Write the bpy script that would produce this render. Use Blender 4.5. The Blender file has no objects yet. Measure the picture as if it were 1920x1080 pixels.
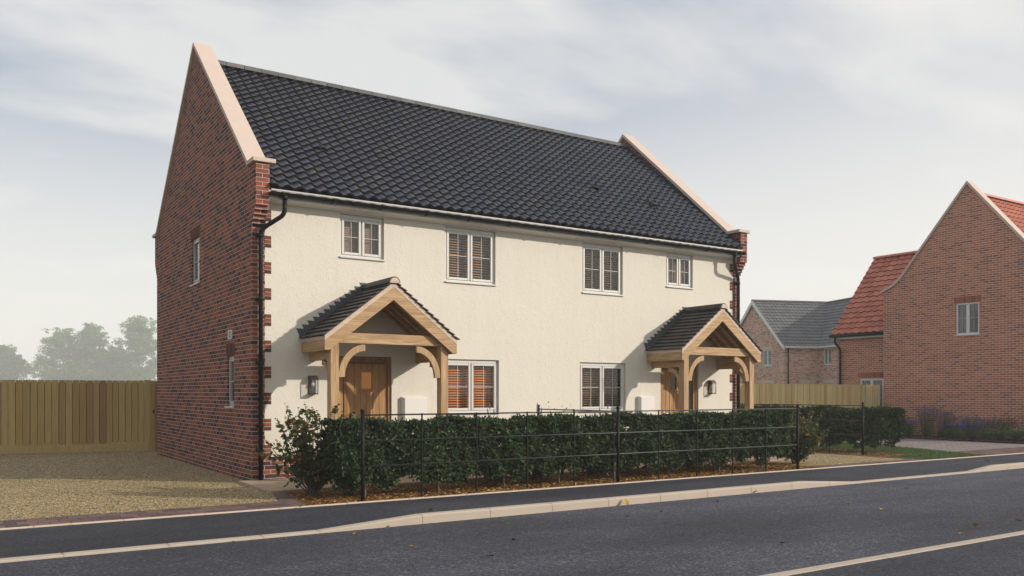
import bpy, math, random
import numpy as np
from mathutils import Vector, Matrix, noise as mnoise

random.seed(7)
rng = np.random.default_rng(7)
sc = bpy.context.scene
COL = sc.collection
PI = math.pi

# ------------------------------------------------------------------ camera
ANG = math.radians(56.924)
cd = bpy.data.cameras.new('camera')
cam = bpy.data.objects.new('camera', cd)
COL.objects.link(cam)
cam.location = (-4.153, -14.26, 1.5)
cam.rotation_euler = (PI/2, 0, ANG - PI/2)
cd.sensor_width = 36
cd.lens = 1612.7/1920*36
cd.shift_y = (736.7-540)/1920
cd.clip_start = 0.1
cd.clip_end = 2000
sc.camera = cam

# ------------------------------------------------------------------ sun, sky
SUN_AZ = math.radians(46.5)      # measured from -Y towards +X
SUN_EL = math.radians(22.0)
sdir = Vector((math.cos(SUN_EL)*math.sin(SUN_AZ), -math.cos(SUN_EL)*math.cos(SUN_AZ), math.sin(SUN_EL)))
ld = bpy.data.lights.new('sun', 'SUN')
ld.energy = 3.7
ld.angle = math.radians(0.9)
ld.color = (1.0, 0.915, 0.80)
sun = bpy.data.objects.new('sun', ld)
COL.objects.link(sun)
sun.rotation_euler = sdir.to_track_quat('Z', 'Y').to_euler()
sun.location = (20, -20, 30)


# ------------------------------------------------------------------ node helper
class NT:
    def __init__(self, tree):
        self.t = tree
        tree.nodes.clear()

    def n(self, typ, ins=None, **props):
        nd = self.t.nodes.new(typ)
        for k, v in props.items():
            setattr(nd, k, v)
        for k, v in (ins or {}).items():
            s = nd.inputs[k]
            if isinstance(v, bpy.types.NodeSocket):
                self.t.links.new(v, s)
            elif isinstance(v, tuple) and len(v) == 3 and s.type == 'RGBA':
                s.default_value = (*v, 1)
            else:
                s.default_value = v
        return nd

    def math(self, op, a, b=None, clamp=False):
        ins = {0: a}
        if b is not None:
            ins[1] = b
        return self.n('ShaderNodeMath', ins, operation=op, use_clamp=clamp).outputs[0]

    def mix(self, f, a, b, mode='MIX'):
        nd = self.n('ShaderNodeMix', data_type='RGBA', blend_type=mode)
        for k, v in ((0, f), (6, a), (7, b)):
            s = nd.inputs[k]
            if isinstance(v, bpy.types.NodeSocket):
                self.t.links.new(v, s)
            else:
                s.default_value = (*v, 1) if isinstance(v, tuple) else v
        return nd.outputs[2]

    def ramp(self, f, stops, interp='LINEAR'):
        nd = self.n('ShaderNodeValToRGB', {0: f})
        cr = nd.color_ramp
        cr.interpolation = interp
        while len(cr.elements) < len(stops):
            cr.elements.new(0.5)
        for e, (p, c) in zip(cr.elements, stops):
            e.position = p
            e.color = (*c, 1) if len(c) == 3 else c
        return nd.outputs[0]

    def noise(self, vec, scale, detail=3, rough=.5, out=0, dist=0):
        return self.n('ShaderNodeTexNoise', {'Vector': vec, 'Scale': scale, 'Detail': detail, 'Roughness': rough, 'Distortion': dist}).outputs[out]

    def obj(self):
        return self.n('ShaderNodeTexCoord').outputs['Object']

    def mapped(self, vec, scale):
        return self.n('ShaderNodeMapping', {'Vector': vec, 'Scale': scale}).outputs[0]

    def bump(self, h, dist, strength=1.0, normal=None):
        ins = {'Height': h, 'Distance': dist, 'Strength': strength}
        if normal:
            ins['Normal'] = normal
        return self.n('ShaderNodeBump', ins).outputs[0]

    def out(self, color, rough=.7, normal=None, spec=.5, metal=0, **kw):
        ins = {'Base Color': color, 'Roughness': rough, 'Specular IOR Level': spec, 'Metallic': metal}
        ins.update(kw)
        if normal:
            ins['Normal'] = normal
        b = self.n('ShaderNodeBsdfPrincipled', ins)
        self.n('ShaderNodeOutputMaterial', {'Surface': b.outputs[0]})
        return b


def mat(name):
    m = bpy.data.materials.new(name)
    m.use_nodes = True
    return m, NT(m.node_tree)


def plain(name, col, rough=.6, var=.12, spec=.5, metal=0, sc_=6.0, bump=0):
    m, t = mat(name)
    o = t.obj()
    f = t.noise(o, sc_, 4, .6)
    c = t.mix(f, tuple(x*(1-var) for x in col), tuple(min(1, x*(1+var)) for x in col))
    nb = t.bump(t.noise(o, sc_*9, 3, .6), bump) if bump else None
    t.out(c, rough, nb, spec, metal)
    return m


M = {}


def brick(name, stops, mortar, w=.215, h=.0718, ms=.0045, bumpd=.006, off=(0, 0, 0), stain=.0):
    m, t = mat(name)
    tc = t.n('ShaderNodeTexCoord')
    s = t.n('ShaderNodeSeparateXYZ', {0: tc.outputs['Object']})
    sn = t.n('ShaderNodeSeparateXYZ', {0: tc.outputs['Normal']})
    side = t.math('GREATER_THAN', t.math('ABSOLUTE', sn.outputs[0]), .5)
    u = t.n('ShaderNodeMix', {0: side, 2: s.outputs[0], 3: s.outputs[1]}, data_type='FLOAT').outputs[0]
    v = t.n('ShaderNodeCombineXYZ', {0: u, 1: s.outputs[2]}).outputs[0]
    wob = t.noise(tc.outputs['Object'], 18, 2, .5, out=1)
    wobv = t.n('ShaderNodeVectorMath', {0: t.n('ShaderNodeVectorMath', {0: wob, 1: (.5, .5, .5)}, operation='SUBTRACT').outputs[0], 'Scale': .004}, operation='SCALE').outputs[0]
    v = t.n('ShaderNodeVectorMath', {0: v, 1: wobv}, operation='ADD').outputs[0]
    v = t.n('ShaderNodeVectorMath', {0: v, 1: off}, operation='ADD').outputs[0]
    b = t.n('ShaderNodeTexBrick', {'Vector': v, 'Color1': (0, 0, 0), 'Color2': (1, 1, 1), 'Mortar': (.5, .5, .5), 'Scale': 1.0, 'Mortar Size': ms,
                                   'Mortar Smooth': .25, 'Bias': 0.0, 'Brick Width': w, 'Row Height': h})
    b.offset = .5
    c = t.ramp(b.outputs[0], stops)
    fine = t.noise(tc.outputs['Object'], 90, 4, .7)
    c = t.mix(t.math('MULTIPLY', fine, .35), c, tuple(.45*x for x in stops[0][1]), 'MIX')
    big = t.noise(tc.outputs['Object'], .7, 3, .55)
    c = t.mix(t.math('MULTIPLY', big, .5), c, t.mix(1.0, c, (.72, .70, .72), 'MULTIPLY'))
    mo = t.mix(fine, tuple(.75*x for x in mortar), mortar)
    c = t.mix(b.outputs[1], c, mo)
    if stain:
        zz = t.n('ShaderNodeMapRange', {0: s.outputs[2], 1: .55, 2: .05, 3: 0, 4: stain}).outputs[0]
        c = t.mix(t.math('MULTIPLY', zz, t.noise(tc.outputs['Object'], 2.5, 4, .7)), c, (.10, .085, .075))
    hgt = t.math('SUBTRACT', t.math('MULTIPLY', fine, .35), b.outputs[1])
    t.out(c, .85, t.bump(hgt, bumpd), .06)
    return m


BR = [(0, (.060, .034, .036)), (.12, (.085, .042, .040)), (.30, (.18, .064, .048)), (.55, (.275, .090, .054)), (.8, (.36, .115, .060)), (1, (.19, .068, .056))]
M['brick'] = brick('brick_multi_red', BR, (.50, .46, .43), ms=.0055, bumpd=.008)
M['brick_b'] = brick('brick_orange_red', [(0, (.28, .11, .075)), (.2, (.42, .145, .075)), (.5, (.54, .19, .088)), (1, (.63, .235, .11))], (.68, .62, .56), h=.0735, ms=.0085)
M['brick_c'] = brick('brick_pale_pink', [(0, (.16, .10, .11)), (.22, (.42, .25, .20)), (.5, (.74, .36, .24)), (1, (.80, .44, .31))], (.80, .69, .60), ms=.008)

# cream roughcast render
m, t = mat('cream_render')
o = t.obj()
big = t.noise(o, .8, 4, .6)
mid = t.noise(t.mapped(o, (1, 1, .85)), 38, 4, .65, dist=.3)
blob = t.noise(o, 9, 2, .5)
vor = t.n('ShaderNodeTexVoronoi', {'Vector': o, 'Scale': 24.0, 'Randomness': 1.0}, feature='SMOOTH_F1')
fine = t.noise(o, 75, 3, .65)
c = t.mix(big, (.60, .562, .492), (.665, .628, .556))
c = t.mix(t.math('MULTIPLY', fine, .22), c, (.56, .50, .40))
stk = t.noise(t.mapped(o, (3.5, 1, .35)), 1.6, 4, .65)
c = t.mix(t.math('MULTIPLY', t.ramp(stk, [(.50, (0, 0, 0)), (.75, (1, 1, 1))]), .24), c, (.52, .475, .39))
lowz = t.n('ShaderNodeMapRange', {0: t.n('ShaderNodeSeparateXYZ', {0: o}).outputs[2], 1: 1.0, 2: .43, 3: 0, 4: 1}).outputs[0]
c = t.mix(t.math('MULTIPLY', lowz, t.math('MULTIPLY', t.noise(o, 4.5, 5, .7), .55)), c, (.36, .30, .22))
spk = t.n('ShaderNodeTexVoronoi', {'Vector': o, 'Scale': 16.0})
spc = t.n('ShaderNodeSeparateColor', {0: spk.outputs['Color']})
pit = t.math('MULTIPLY', t.math('LESS_THAN', spk.outputs[0], .16), t.math('GREATER_THAN', spc.outputs[0], .72))
c = t.mix(t.math('MULTIPLY', pit, .35), c, (.50, .45, .36))
msk = t.ramp(blob, [(.45, (.35, .35, .35)), (.62, (1, 1, 1))])
hh = t.math('ADD', t.math('MULTIPLY', t.math('MULTIPLY', t.ramp(mid, [(.40, (0, 0, 0)), (.72, (1, 1, 1))]), msk), .8), t.math('ADD', t.math('MULTIPLY', fine, .4), t.math('MULTIPLY', vor.outputs[0], .2)))
t.out(c, .92, t.bump(hh, .0048), .15)
M['render'] = m


def wood(name, a, b, axis, scale=26, dark=None, rough=.65, bumpd=.0015):
    m, t = mat(name)
    o = t.obj()
    k = {'x': (.05, 1, 1), 'y': (1, .05, 1), 'z': (1, 1, .05)}[axis]
    v = t.mapped(o, k)
    g = t.noise(v, scale, 5, .6, dist=1.2)
    g2 = t.noise(v, scale*4, 3, .6)
    c = t.ramp(g, [(.34, tuple(.72*x for x in a)), (.45, a), (.55, tuple((x+y)/2 for x, y in zip(a, b))), (.66, b)])
    c = t.mix(t.math('MULTIPLY', g2, .35), c, tuple(.55*x for x in a))
    ri = t.n('ShaderNodeNewGeometry').outputs['Random Per Island']
    c = t.mix(t.math('MULTIPLY', ri, .22), c, tuple(.7*x for x in b))
    t.out(c, rough, t.bump(t.math('ADD', g, g2), bumpd), .3)
    return m


OA, OB = (.37, .225, .11), (.54, .37, .21)
for ax in 'xyz':
    M['oak_'+ax] = wood('oak_'+ax, OA, OB, ax)
M['oak_pale'] = wood('oak_pale', (.55, .42, .33), (.66, .52, .42), 'y')
M['oak_pale_x'] = wood('oak_pale_x', (.55, .42, .33), (.66, .52, .42), 'x')
M['oak_door'] = wood('oak_door', (.34, .18, .07), (.48, .275, .12), 'z', 30)
M['oak_door_frame'] = wood('oak_door_frame', (.24, .12, .045), (.35, .19, .08), 'z', 30)


def island(name, stops, rough=.6, streak=None, bumpd=0, spec=.5, nscale=20, mixf=.3):
    m, t = mat(name)
    ri = t.n('ShaderNodeNewGeometry').outputs['Random Per Island']
    c = t.ramp(ri, stops)
    o = t.obj()
    f = t.noise(t.mapped(o, streak) if streak else o, nscale, 5, .65, dist=.8 if streak else 0)
    c = t.mix(t.math('MULTIPLY', t.ramp(f, [(.35, (0, 0, 0)), (.7, (1, 1, 1))]), mixf), c, tuple(.4*x for x in stops[0][1]))
    t.out(c, rough, t.bump(f, bumpd) if bumpd else None, spec)
    return m


M['pantile'] = island('slate_grey_pantile', [(0, (.032, .040, .066)), (.4, (.046, .055, .090)), (.75, (.046, .052, .074)), (1, (.078, .079, .090))], .42, None, .002, .5, 14, .35)
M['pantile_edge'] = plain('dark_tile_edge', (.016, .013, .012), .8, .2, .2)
M['pantile_red_edge'] = plain('dark_red_tile_edge', (.22, .06, .04), .8, .2, .2)
M['pantile_grey_edge'] = plain('grey_tile_edge', (.05, .05, .055), .8, .2, .2)
M['pantile_red'] = island('clay_red_pantile', [(0, (.40, .115, .07)), (.5, (.48, .15, .09)), (1, (.55, .19, .12))], .6, None, .002, .35, 14, .3)
M['pantile_grey'] = island('grey_pantile_pale', [(0, (.11, .115, .13)), (1, (.16, .16, .165))], .65, None, 0, .3, 14, .2)
M['slate'] = island('porch_plain_tile', [(0, (.026, .025, .028)), (.6, (.042, .038, .038)), (1, (.062, .055, .052))], .55, None, .002, .4, 30, .4)
M['ridge'] = island('ridge_tile', [(0, (.10, .10, .105)), (1, (.16, .155, .155))], .7, None, .002, .3, 20, .5)
M['ridge_dark'] = island('porch_ridge_tile', [(0, (.035, .033, .034)), (1, (.055, .050, .048))], .6, None, .002, .4, 20, .4)
M['ridge_red'] = plain('red_ridge_tile', (.50, .17, .12), .7)
M['coping'] = plain('pink_coping_stone', (.53, .435, .37), .85, .07, .2, 0, 5, .002)
M['coping_side'] = M['coping']
M['lead'] = plain('lead_flashing', (.045, .048, .058), .55, .2, .5, 0, 9)
M['upvc'] = plain('white_window_plastic', (.55, .54, .515), .35, .02)
M['upvc_grey'] = plain('pale_grey_window_plastic', (.62, .63, .63), .4, .02)
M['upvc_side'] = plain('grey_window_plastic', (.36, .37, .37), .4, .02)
M['bar'] = plain('pale_glazing_bar', (.42, .42, .42), .4, .02)
M['fascia'] = plain('painted_fascia_board', (.60, .60, .59), .5, .05)
M['soffit'] = plain('painted_soffit', (.70, .67, .62), .6, .05)
M['barge_white'] = plain('white_barge_board', (.68, .68, .66), .5, .05)
M['black'] = plain('black_plastic', (.006, .006, .0065), .5, .2, .2)
M['iron'] = plain('black_painted_iron', (.008, .0075, .007), .6, .25, .15, 0, 30)
M['iron_rail'] = plain('highlight_rail_iron', (.03, .029, .028), .5, .25, .5, 0, 30)  # lighter than the posts: grey highlights painted into the rail colour
M['steel'] = plain('brushed_steel', (.6, .58, .55), .3, .05, .5, 1)
M['lamp_metal'] = plain('bronze_lamp_metal', (.05, .042, .034), .35, .2, .5, .6, 20)
M['meter'] = plain('white_meter_plastic', (.66, .64, .61), .5, .05, .4, 0, 5)
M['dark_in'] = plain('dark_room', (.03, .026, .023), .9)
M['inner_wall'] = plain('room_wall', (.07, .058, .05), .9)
M['rim_highlight'] = plain('gutter_rim_highlight', (.42, .41, .395), .5)
M['blind_orange'] = plain('orange_timber_slat', (.62, .215, .06), .45, .2, .4, 0, 8)
M['blind_brown'] = plain('brown_timber_slat', (.24, .13, .07), .45, .2, .4, 0, 8)
M['blind_tan'] = plain('tan_timber_slat', (.44, .27, .16), .45, .2, .4, 0, 8)
M['blind_grey'] = plain('grey_brown_blind', (.24, .165, .12), .7, .1, .3, 0, 8)
M['curtain'] = plain('pale_curtain', (.36, .36, .35), .9, .2, .3, 0, 5)
M['amber_glass'] = plain('amber_door_glass', (.30, .105, .012), .2, .3, .5, 0, 3)
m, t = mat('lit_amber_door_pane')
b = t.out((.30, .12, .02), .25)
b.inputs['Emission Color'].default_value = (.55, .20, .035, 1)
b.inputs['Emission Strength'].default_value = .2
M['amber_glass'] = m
M['dark_glass'] = plain('dark_door_glass', (.02, .015, .012), .1, .2)

m, t = mat('window_glass')
ge = t.n('ShaderNodeNewGeometry')
cs = t.math('ABSOLUTE', t.n('ShaderNodeVectorMath', {0: ge.outputs['Normal'], 1: ge.outputs['Incoming']}, operation='DOT_PRODUCT').outputs[1])
fz = t.math('ADD', t.math('MULTIPLY', t.math('POWER', t.math('SUBTRACT', 1.0, cs), 5.0), .94), .06)
tr = t.n('ShaderNodeBsdfTransparent', {'Color': (.90, .91, .90, 1)})
gl = t.n('ShaderNodeBsdfGlossy', {'Color': (1, 1, 1, 1), 'Roughness': .02})
mx = t.n('ShaderNodeMixShader', {0: fz, 1: tr.outputs[0], 2: gl.outputs[0]})
t.n('ShaderNodeOutputMaterial', {'Surface': mx.outputs[0]})
M['glass'] = m
M['far_glass'] = plain('grey_reflecting_glass', (.07, .075, .08), .08, .3, .9, 0, 2)


# ground materials
def asphalt(name, lo, hi, sparkle):
    m, t = mat(name)
    o = t.obj()
    a = t.ramp(t.noise(o, 62, 4, .75), [(.38, (0, 0, 0)), (.64, (1, 1, 1))])
    v = t.n('ShaderNodeTexVoronoi', {'Vector': o, 'Scale': 52.0})
    big = t.noise(t.mapped(o, (.5, 1.0, 1)), .42, 5, .6)
    sep = t.n('ShaderNodeSeparateColor', {0: v.outputs['Color']})
    c = t.mix(a, lo, hi)
    c = t.mix(t.math('MULTIPLY', t.ramp(sep.outputs[0], [(.80, (0, 0, 0)), (.97, (1, 1, 1))]), .5), c, sparkle)
    c = t.mix(t.math('MULTIPLY', t.ramp(sep.outputs[1], [(.70, (0, 0, 0)), (.9, (1, 1, 1))]), .65), c, tuple(.3*x for x in lo))
    c = t.mix(t.ramp(big, [(.38, (0, 0, 0)), (.62, (1, 1, 1))]), t.mix(1.0, c, (.60, .60, .64), 'MULTIPLY'), t.mix(1.0, c, (1.22, 1.24, 1.30), 'MULTIPLY'))
    st = t.noise(t.mapped(o, (.25, 1.6, 1)), 1.1, 4, .6)
    c = t.mix(t.math('MULTIPLY', t.ramp(st, [(.5, (0, 0, 0)), (.75, (1, 1, 1))]), .28), c, tuple(.5*x for x in lo))
    h = t.math('ADD', t.math('MULTIPLY', v.outputs[0], -.8), a)
    t.out(c, .8, t.bump(h, .006), .35)
    return m


M['road'] = asphalt('road_asphalt', (.024, .025, .034), (.100, .103, .128), (.24, .24, .27))
M['pave'] = asphalt('pavement_asphalt', (.020, .021, .029), (.056, .058, .075), (.13, .13, .14))


def gravel(name, stops, scale=42.0):
    m, t = mat(name)
    o = t.obj()
    v = t.n('ShaderNodeTexVoronoi', {'Vector': o, 'Scale': scale})
    v2 = t.n('ShaderNodeTexVoronoi', {'Vector': o, 'Scale': scale*.42})
    s = t.n('ShaderNodeSeparateColor', {0: v.outputs['Color']})
    c = t.ramp(s.outputs[0], stops)
    c = t.mix(t.ramp(v.outputs[0], [(.3, (0, 0, 0)), (.75, (1, 1, 1))]), c, tuple(.22*x for x in stops[1][1]))
    big = t.noise(o, .9, 4, .6)
    c = t.mix(t.math('MULTIPLY', t.ramp(big, [(.4, (0, 0, 0)), (.7, (1, 1, 1))]), .35), c, t.mix(1.0, c, (.6, .6, .62), 'MULTIPLY'))
    h = t.math('ADD', t.math('MULTIPLY', v.outputs[0], -1.0), t.math('MULTIPLY', v2.outputs[0], -.8))
    t.out(c, .85, t.bump(h, .022), .25)
    return m


M['gravel'] = gravel('buff_gravel', [(0, (.15, .095, .04)), (.3, (.47, .335, .15)), (.6, (.62, .47, .235)), (.85, (.72, .60, .38)), (1, (.74, .66, .50))])
M['pebble'] = island('loose_pebble', [(0, (.20, .12, .045)), (.4, (.44, .29, .105)), (.75, (.56, .42, .20)), (1, (.72, .63, .46))], .75, None, 0, .3)
M['mulch_base'] = gravel('bark_bed', [(0, (.06, .03, .010)), (.4, (.18, .09, .025)), (.8, (.30, .155, .042)), (1, (.38, .22, .07))], 48)
M['chip'] = island('bark_chip', [(0, (.06, .028, .010)), (.35, (.23, .105, .026)), (.7, (.40, .20, .048)), (.93, (.48, .28, .08)), (1, (.60, .44, .22))], .85, None, 0, .2)


def blocks(name, stops, w, h, mortar, swap=False, ms=.006, offset=.5):
    m, t = mat(name)
    o = t.obj()
    s = t.n('ShaderNodeSeparateXYZ', {0: o})
    v = t.n('ShaderNodeCombineXYZ', {0: s.outputs[1 if swap else 0], 1: s.outputs[0 if swap else 1]}).outputs[0]
    b = t.n('ShaderNodeTexBrick', {'Vector': v, 'Color1': (0, 0, 0), 'Color2': (1, 1, 1), 'Mortar': (.5, .5, .5), 'Scale': 1.0, 'Mortar Size': ms,
                                   'Mortar Smooth': .2, 'Brick Width': w, 'Row Height': h})
    b.offset = offset
    c = t.ramp(b.outputs[0], stops)
    f = t.noise(o, 60, 4, .7)
    c = t.mix(t.math('MULTIPLY', f, .5), c, tuple(.4*x for x in stops[0][1]))
    c = t.mix(b.outputs[1], c, mortar)
    t.out(c, .8, t.bump(t.math('SUBTRACT', t.math('MULTIPLY', f, .3), b.outputs[1]), .006), .3)
    return m


M['brick_edge'] = blocks('plum_block_edging', [(0, (.09, .055, .055)), (.5, (.14, .085, .08)), (1, (.22, .125, .10))], .215, .2, (.03, .026, .025))
M['brick_edge_side'] = blocks('plum_block_edging_side', [(0, (.09, .06, .065)), (.5, (.14, .09, .09)), (1, (.20, .12, .10))], .215, .11, (.04, .035, .03), True)
M['block_drive'] = blocks('grey_pink_block_paving', [(0, (.20, .175, .17)), (.5, (.26, .225, .215)), (1, (.32, .275, .255))], .17, .14, (.14, .12, .115), True)
M['slab'] = blocks('buff_paving_slab', [(0, (.34, .245, .165)), (1, (.44, .32, .22))], .9, .6, (.16, .12, .08))
M['kerb'] = plain('buff_kerb_stone', (.41, .345, .285), .85, .10, .2, 0, 3, .003)
M['edging'] = plain('buff_edging_stone', (.50, .40, .32), .85, .12, .2, 0, 5, .003)
M['soil'] = plain('dark_soil', (.045, .028, .018), .95, .3, .1, 0, 12, .01)
M['grass_base'] = plain('lawn_turf', (.065, .105, .03), .9, .35, .1, 0, 7, .01)
M['ground'] = plain('rough_field', (.10, .12, .05), .95, .3, .1, 0, .3)
M['blade'] = island('grass_blade', [(0, (.05, .10, .024)), (.6, (.085, .15, .04)), (1, (.14, .18, .06))], .6, None, 0, .3)


def leafmat(name, stops, rough=.45, trans=.25, spec=.5):
    m, t = mat(name)
    ri = t.n('ShaderNodeNewGeometry').outputs['Random Per Island']
    c = t.ramp(ri, stops)
    b = t.n('ShaderNodeBsdfPrincipled', {'Base Color': c, 'Roughness': rough, 'Specular IOR Level': spec})
    tl = t.n('ShaderNodeBsdfTranslucent', {'Color': t.mix(1.0, c, (1.2, 1.3, .7), 'MULTIPLY')})
    mx = t.n('ShaderNodeMixShader', {0: trans, 1: b.outputs[0], 2: tl.outputs[0]})
    t.n('ShaderNodeOutputMaterial', {'Surface': mx.outputs[0]})
    return m


M['hedge_leaf'] = leafmat('dark_laurel_leaf', [(0, (.016, .028, .014)), (.4, (.030, .053, .023)), (.75, (.048, .080, .032)), (.93, (.072, .112, .044)), (1, (.10, .14, .058))], .5, .14, .2)
M['bush_leaf'] = leafmat('green_round_leaf', [(0, (.024, .046, .018)), (.5, (.05, .09, .03)), (1, (.11, .15, .05))], .5, .25, .3)
M['amber_leaf'] = leafmat('amber_leaf', [(0, (.14, .12, .03)), (.45, (.26, .15, .03)), (1, (.38, .18, .035))], .5, .3)
M['tree_leaf'] = leafmat('hazy_tree_leaf', [(0, (.045, .11, .03)), (.5, (.085, .19, .055)), (1, (.15, .26, .08))], .85, .35, .05)
M['strap_leaf'] = leafmat('strap_leaf', [(0, (.015, .035, .016)), (.6, (.03, .065, .025)), (1, (.055, .10, .035))], .45, .15)
M['fresh_leaf'] = leafmat('fresh_green_leaf', [(0, (.03, .07, .022)), (.6, (.055, .12, .035)), (1, (.09, .17, .055))], .5, .25)
M['blue_flower'] = plain('blue_petal', (.12, .17, .75), .6, .3, .3, 0, 20)
M['pink_flower'] = plain('magenta_petal', (.48, .045, .20), .6, .3, .3, 0, 20)
M['lavender_spike'] = plain('faded_lavender_spike', (.17, .14, .19), .8, .3, .2, 0, 20)
M['bark'] = plain('grey_bark', (.13, .125, .105), .9, .3, .2, 0, 25, .004)
M['twig'] = plain('grey_brown_twig', (.085, .07, .055), .85, .3, .2, 0, 25)
M['tree_bark'] = plain('brown_bark', (.06, .05, .04), .9, .3, .2, 0, 3)
FB = [(0, (.31, .185, .08)), (.2, (.39, .265, .10)), (.45, (.43, .32, .12)), (.7, (.48, .355, .16)), (.85, (.37, .255, .10)), (1, (.39, .235, .11))]
M['board'] = island('weathered_fence_board', FB, .8, (1, 1, .07), .003, .2, 24, .3)
M['board_pale'] = island('pale_fence_board', [(0, (.48, .33, .15)), (.3, (.66, .54, .25)), (.6, (.72, .59, .30)), (1, (.56, .41, .20))], .8, (1, 1, .07), .003, .2, 24, .25)
M['fallen_y'] = plain('yellow_fallen_leaf', (.36, .25, .035), .6, .3, .3, 0, 30)
M['fallen_b'] = plain('dark_brown_fallen_leaf', (.045, .028, .012), .7, .3, .3, 0, 30)
M['fallen_g'] = plain('green_fallen_leaf', (.17, .23, .03), .6, .3, .3, 0, 30)


# ------------------------------------------------------------------ mesh builder
def V(*a):
    return Vector(a)


class MB:
    def __init__(self):
        self.v = []
        self.f = []
        self.s = []
        self.mi = []
        self.cur = 0

    def add(self, vs, fs, smooth=False):
        b = len(self.v)
        self.v += [tuple(x) for x in vs]
        for f in fs:
            self.f.append([b+i for i in f])
            self.s.append(smooth)
            self.mi.append(self.cur)
        return self

    def box(self, x0, x1, y0, y1, z0, z1):
        vs = [(x, y, z) for z in (z0, z1) for y in (y0, y1) for x in (x0, x1)]
        return self.add(vs, [(0, 2, 3, 1), (4, 5, 7, 6), (0, 1, 5, 4), (2, 6, 7, 3), (0, 4, 6, 2), (1, 3, 7, 5)])

    def obox(self, c, ax, ay, az, sx, sy, sz):
        c = Vector(c)
        vs = [c+ax*(sx*i)+ay*(sy*j)+az*(sz*k) for k in (-.5, .5) for j in (-.5, .5) for i in (-.5, .5)]
        return self.add(vs, [(0, 2, 3, 1), (4, 5, 7, 6), (0, 1, 5, 4), (2, 6, 7, 3), (0, 4, 6, 2), (1, 3, 7, 5)])

    def bbox(self, x0, x1, y0, y1, z0, z1, b=.004):
        """box with small chamfers on every edge"""
        bm_v = []
        for (x, sx) in ((x0, 1), (x1, -1)):
            for (y, sy) in ((y0, 1), (y1, -1)):
                for (z, sz) in ((z0, 1), (z1, -1)):
                    bm_v.append([(x, y+sy*b, z+sz*b), (x+sx*b, y, z+sz*b), (x+sx*b, y+sy*b, z)])
        vs = [p for tri in bm_v for p in tri]
        I = lambda i, j, k, a: 3*(4*i+2*j+k)+a
        fs = []
        for i in (0, 1):
            q = [I(i, 0, 0, 0), I(i, 1, 0, 0), I(i, 1, 1, 0), I(i, 0, 1, 0)]
            fs.append(q if i else q[::-1])
            q = [I(0, i, 0, 1), I(1, i, 0, 1), I(1, i, 1, 1), I(0, i, 1, 1)]
            fs.append(q[::-1] if i else q)
            q = [I(0, 0, i, 2), I(1, 0, i, 2), I(1, 1, i, 2), I(0, 1, i, 2)]
            fs.append(q if i else q[::-1])
        for j in (0, 1):
            for k in (0, 1):
                fs.append([I(0, j, k, 1), I(1, j, k, 1), I(1, j, k, 2), I(0, j, k, 2)])
                fs.append([I(j, 0, k, 0), I(j, 1, k, 0), I(j, 1, k, 2), I(j, 0, k, 2)])
                fs.append([I(j, k, 0, 0), I(j, k, 1, 0), I(j, k, 1, 1), I(j, k, 0, 1)])
        for i in (0, 1):
            for j in (0, 1):
                for k in (0, 1):
                    fs.append([I(i, j, k, 0), I(i, j, k, 1), I(i, j, k, 2)])
        return self.add(vs, fs)

    def prism(self, pts, axis, a, b):
        """2-D polygon extruded along an axis from a to b"""
        def P(p, q):
            return (q, p[0], p[1]) if axis == 'x' else (p[0], q, p[1]) if axis == 'y' else (p[0], p[1], q)
        n = len(pts)
        vs = [P(p, a) for p in pts]+[P(p, b) for p in pts]
        fs = [list(range(n)), list(range(2*n-1, n-1, -1))]
        fs += [(i, (i+1) % n, n+(i+1) % n, n+i) for i in range(n)]
        return self.add(vs, fs)

    def quad(self, a, b, c, d):
        return self.add([a, b, c, d], [(0, 1, 2, 3)])

    def tube(self, path, r, n=10, cap=True, smooth=True):
        path = [Vector(p) for p in path]
        rs = r if isinstance(r, (list, tuple)) else [r]*len(path)
        vs = []
        ref = None
        for i, p in enumerate(path):
            d = (path[min(i+1, len(path)-1)]-path[max(i-1, 0)]).normalized()
            if ref is None:
                ref = d.orthogonal().normalized()
            ref = (ref-d*ref.dot(d)).normalized()
            q = d.cross(ref)
            for k in range(n):
                a = 2*PI*k/n
                vs.append(p+(ref*math.cos(a)+q*math.sin(a))*rs[i])
        fs = []
        for i in range(len(path)-1):
            for k in range(n):
                fs.append((i*n+k, i*n+(k+1) % n, (i+1)*n+(k+1) % n, (i+1)*n+k))
        self.add(vs, fs, smooth)
        if cap:
            b = len(self.v)-len(vs)
            for base, rev in ((0, True), ((len(path)-1)*n, False)):
                ids = [b+base+k for k in range(n)]
                self.f.append(ids[::-1] if rev else ids)
                self.s.append(False)
                self.mi.append(self.cur)
        return self

    def sphere(self, c, r, nu=12, nv=8, sz=1.0):
        vs = [(c[0], c[1], c[2]-r*sz)]
        for j in range(1, nv):
            ph = PI*j/nv
            for i in range(nu):
                th = 2*PI*i/nu
                vs.append((c[0]+r*math.sin(ph)*math.cos(th), c[1]+r*math.sin(ph)*math.sin(th), c[2]-r*sz*math.cos(ph)))
        vs.append((c[0], c[1], c[2]+r*sz))
        fs = [(0, 1+(i+1) % nu, 1+i) for i in range(nu)]
        for j in range(nv-2):
            for i in range(nu):
                a = 1+j*nu
                fs.append((a+i, a+(i+1) % nu, a+nu+(i+1) % nu, a+nu+i))
        a = 1+(nv-2)*nu
        fs += [(a+i, a+(i+1) % nu, len(vs)-1) for i in range(nu)]
        return self.add(vs, fs, True)

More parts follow.
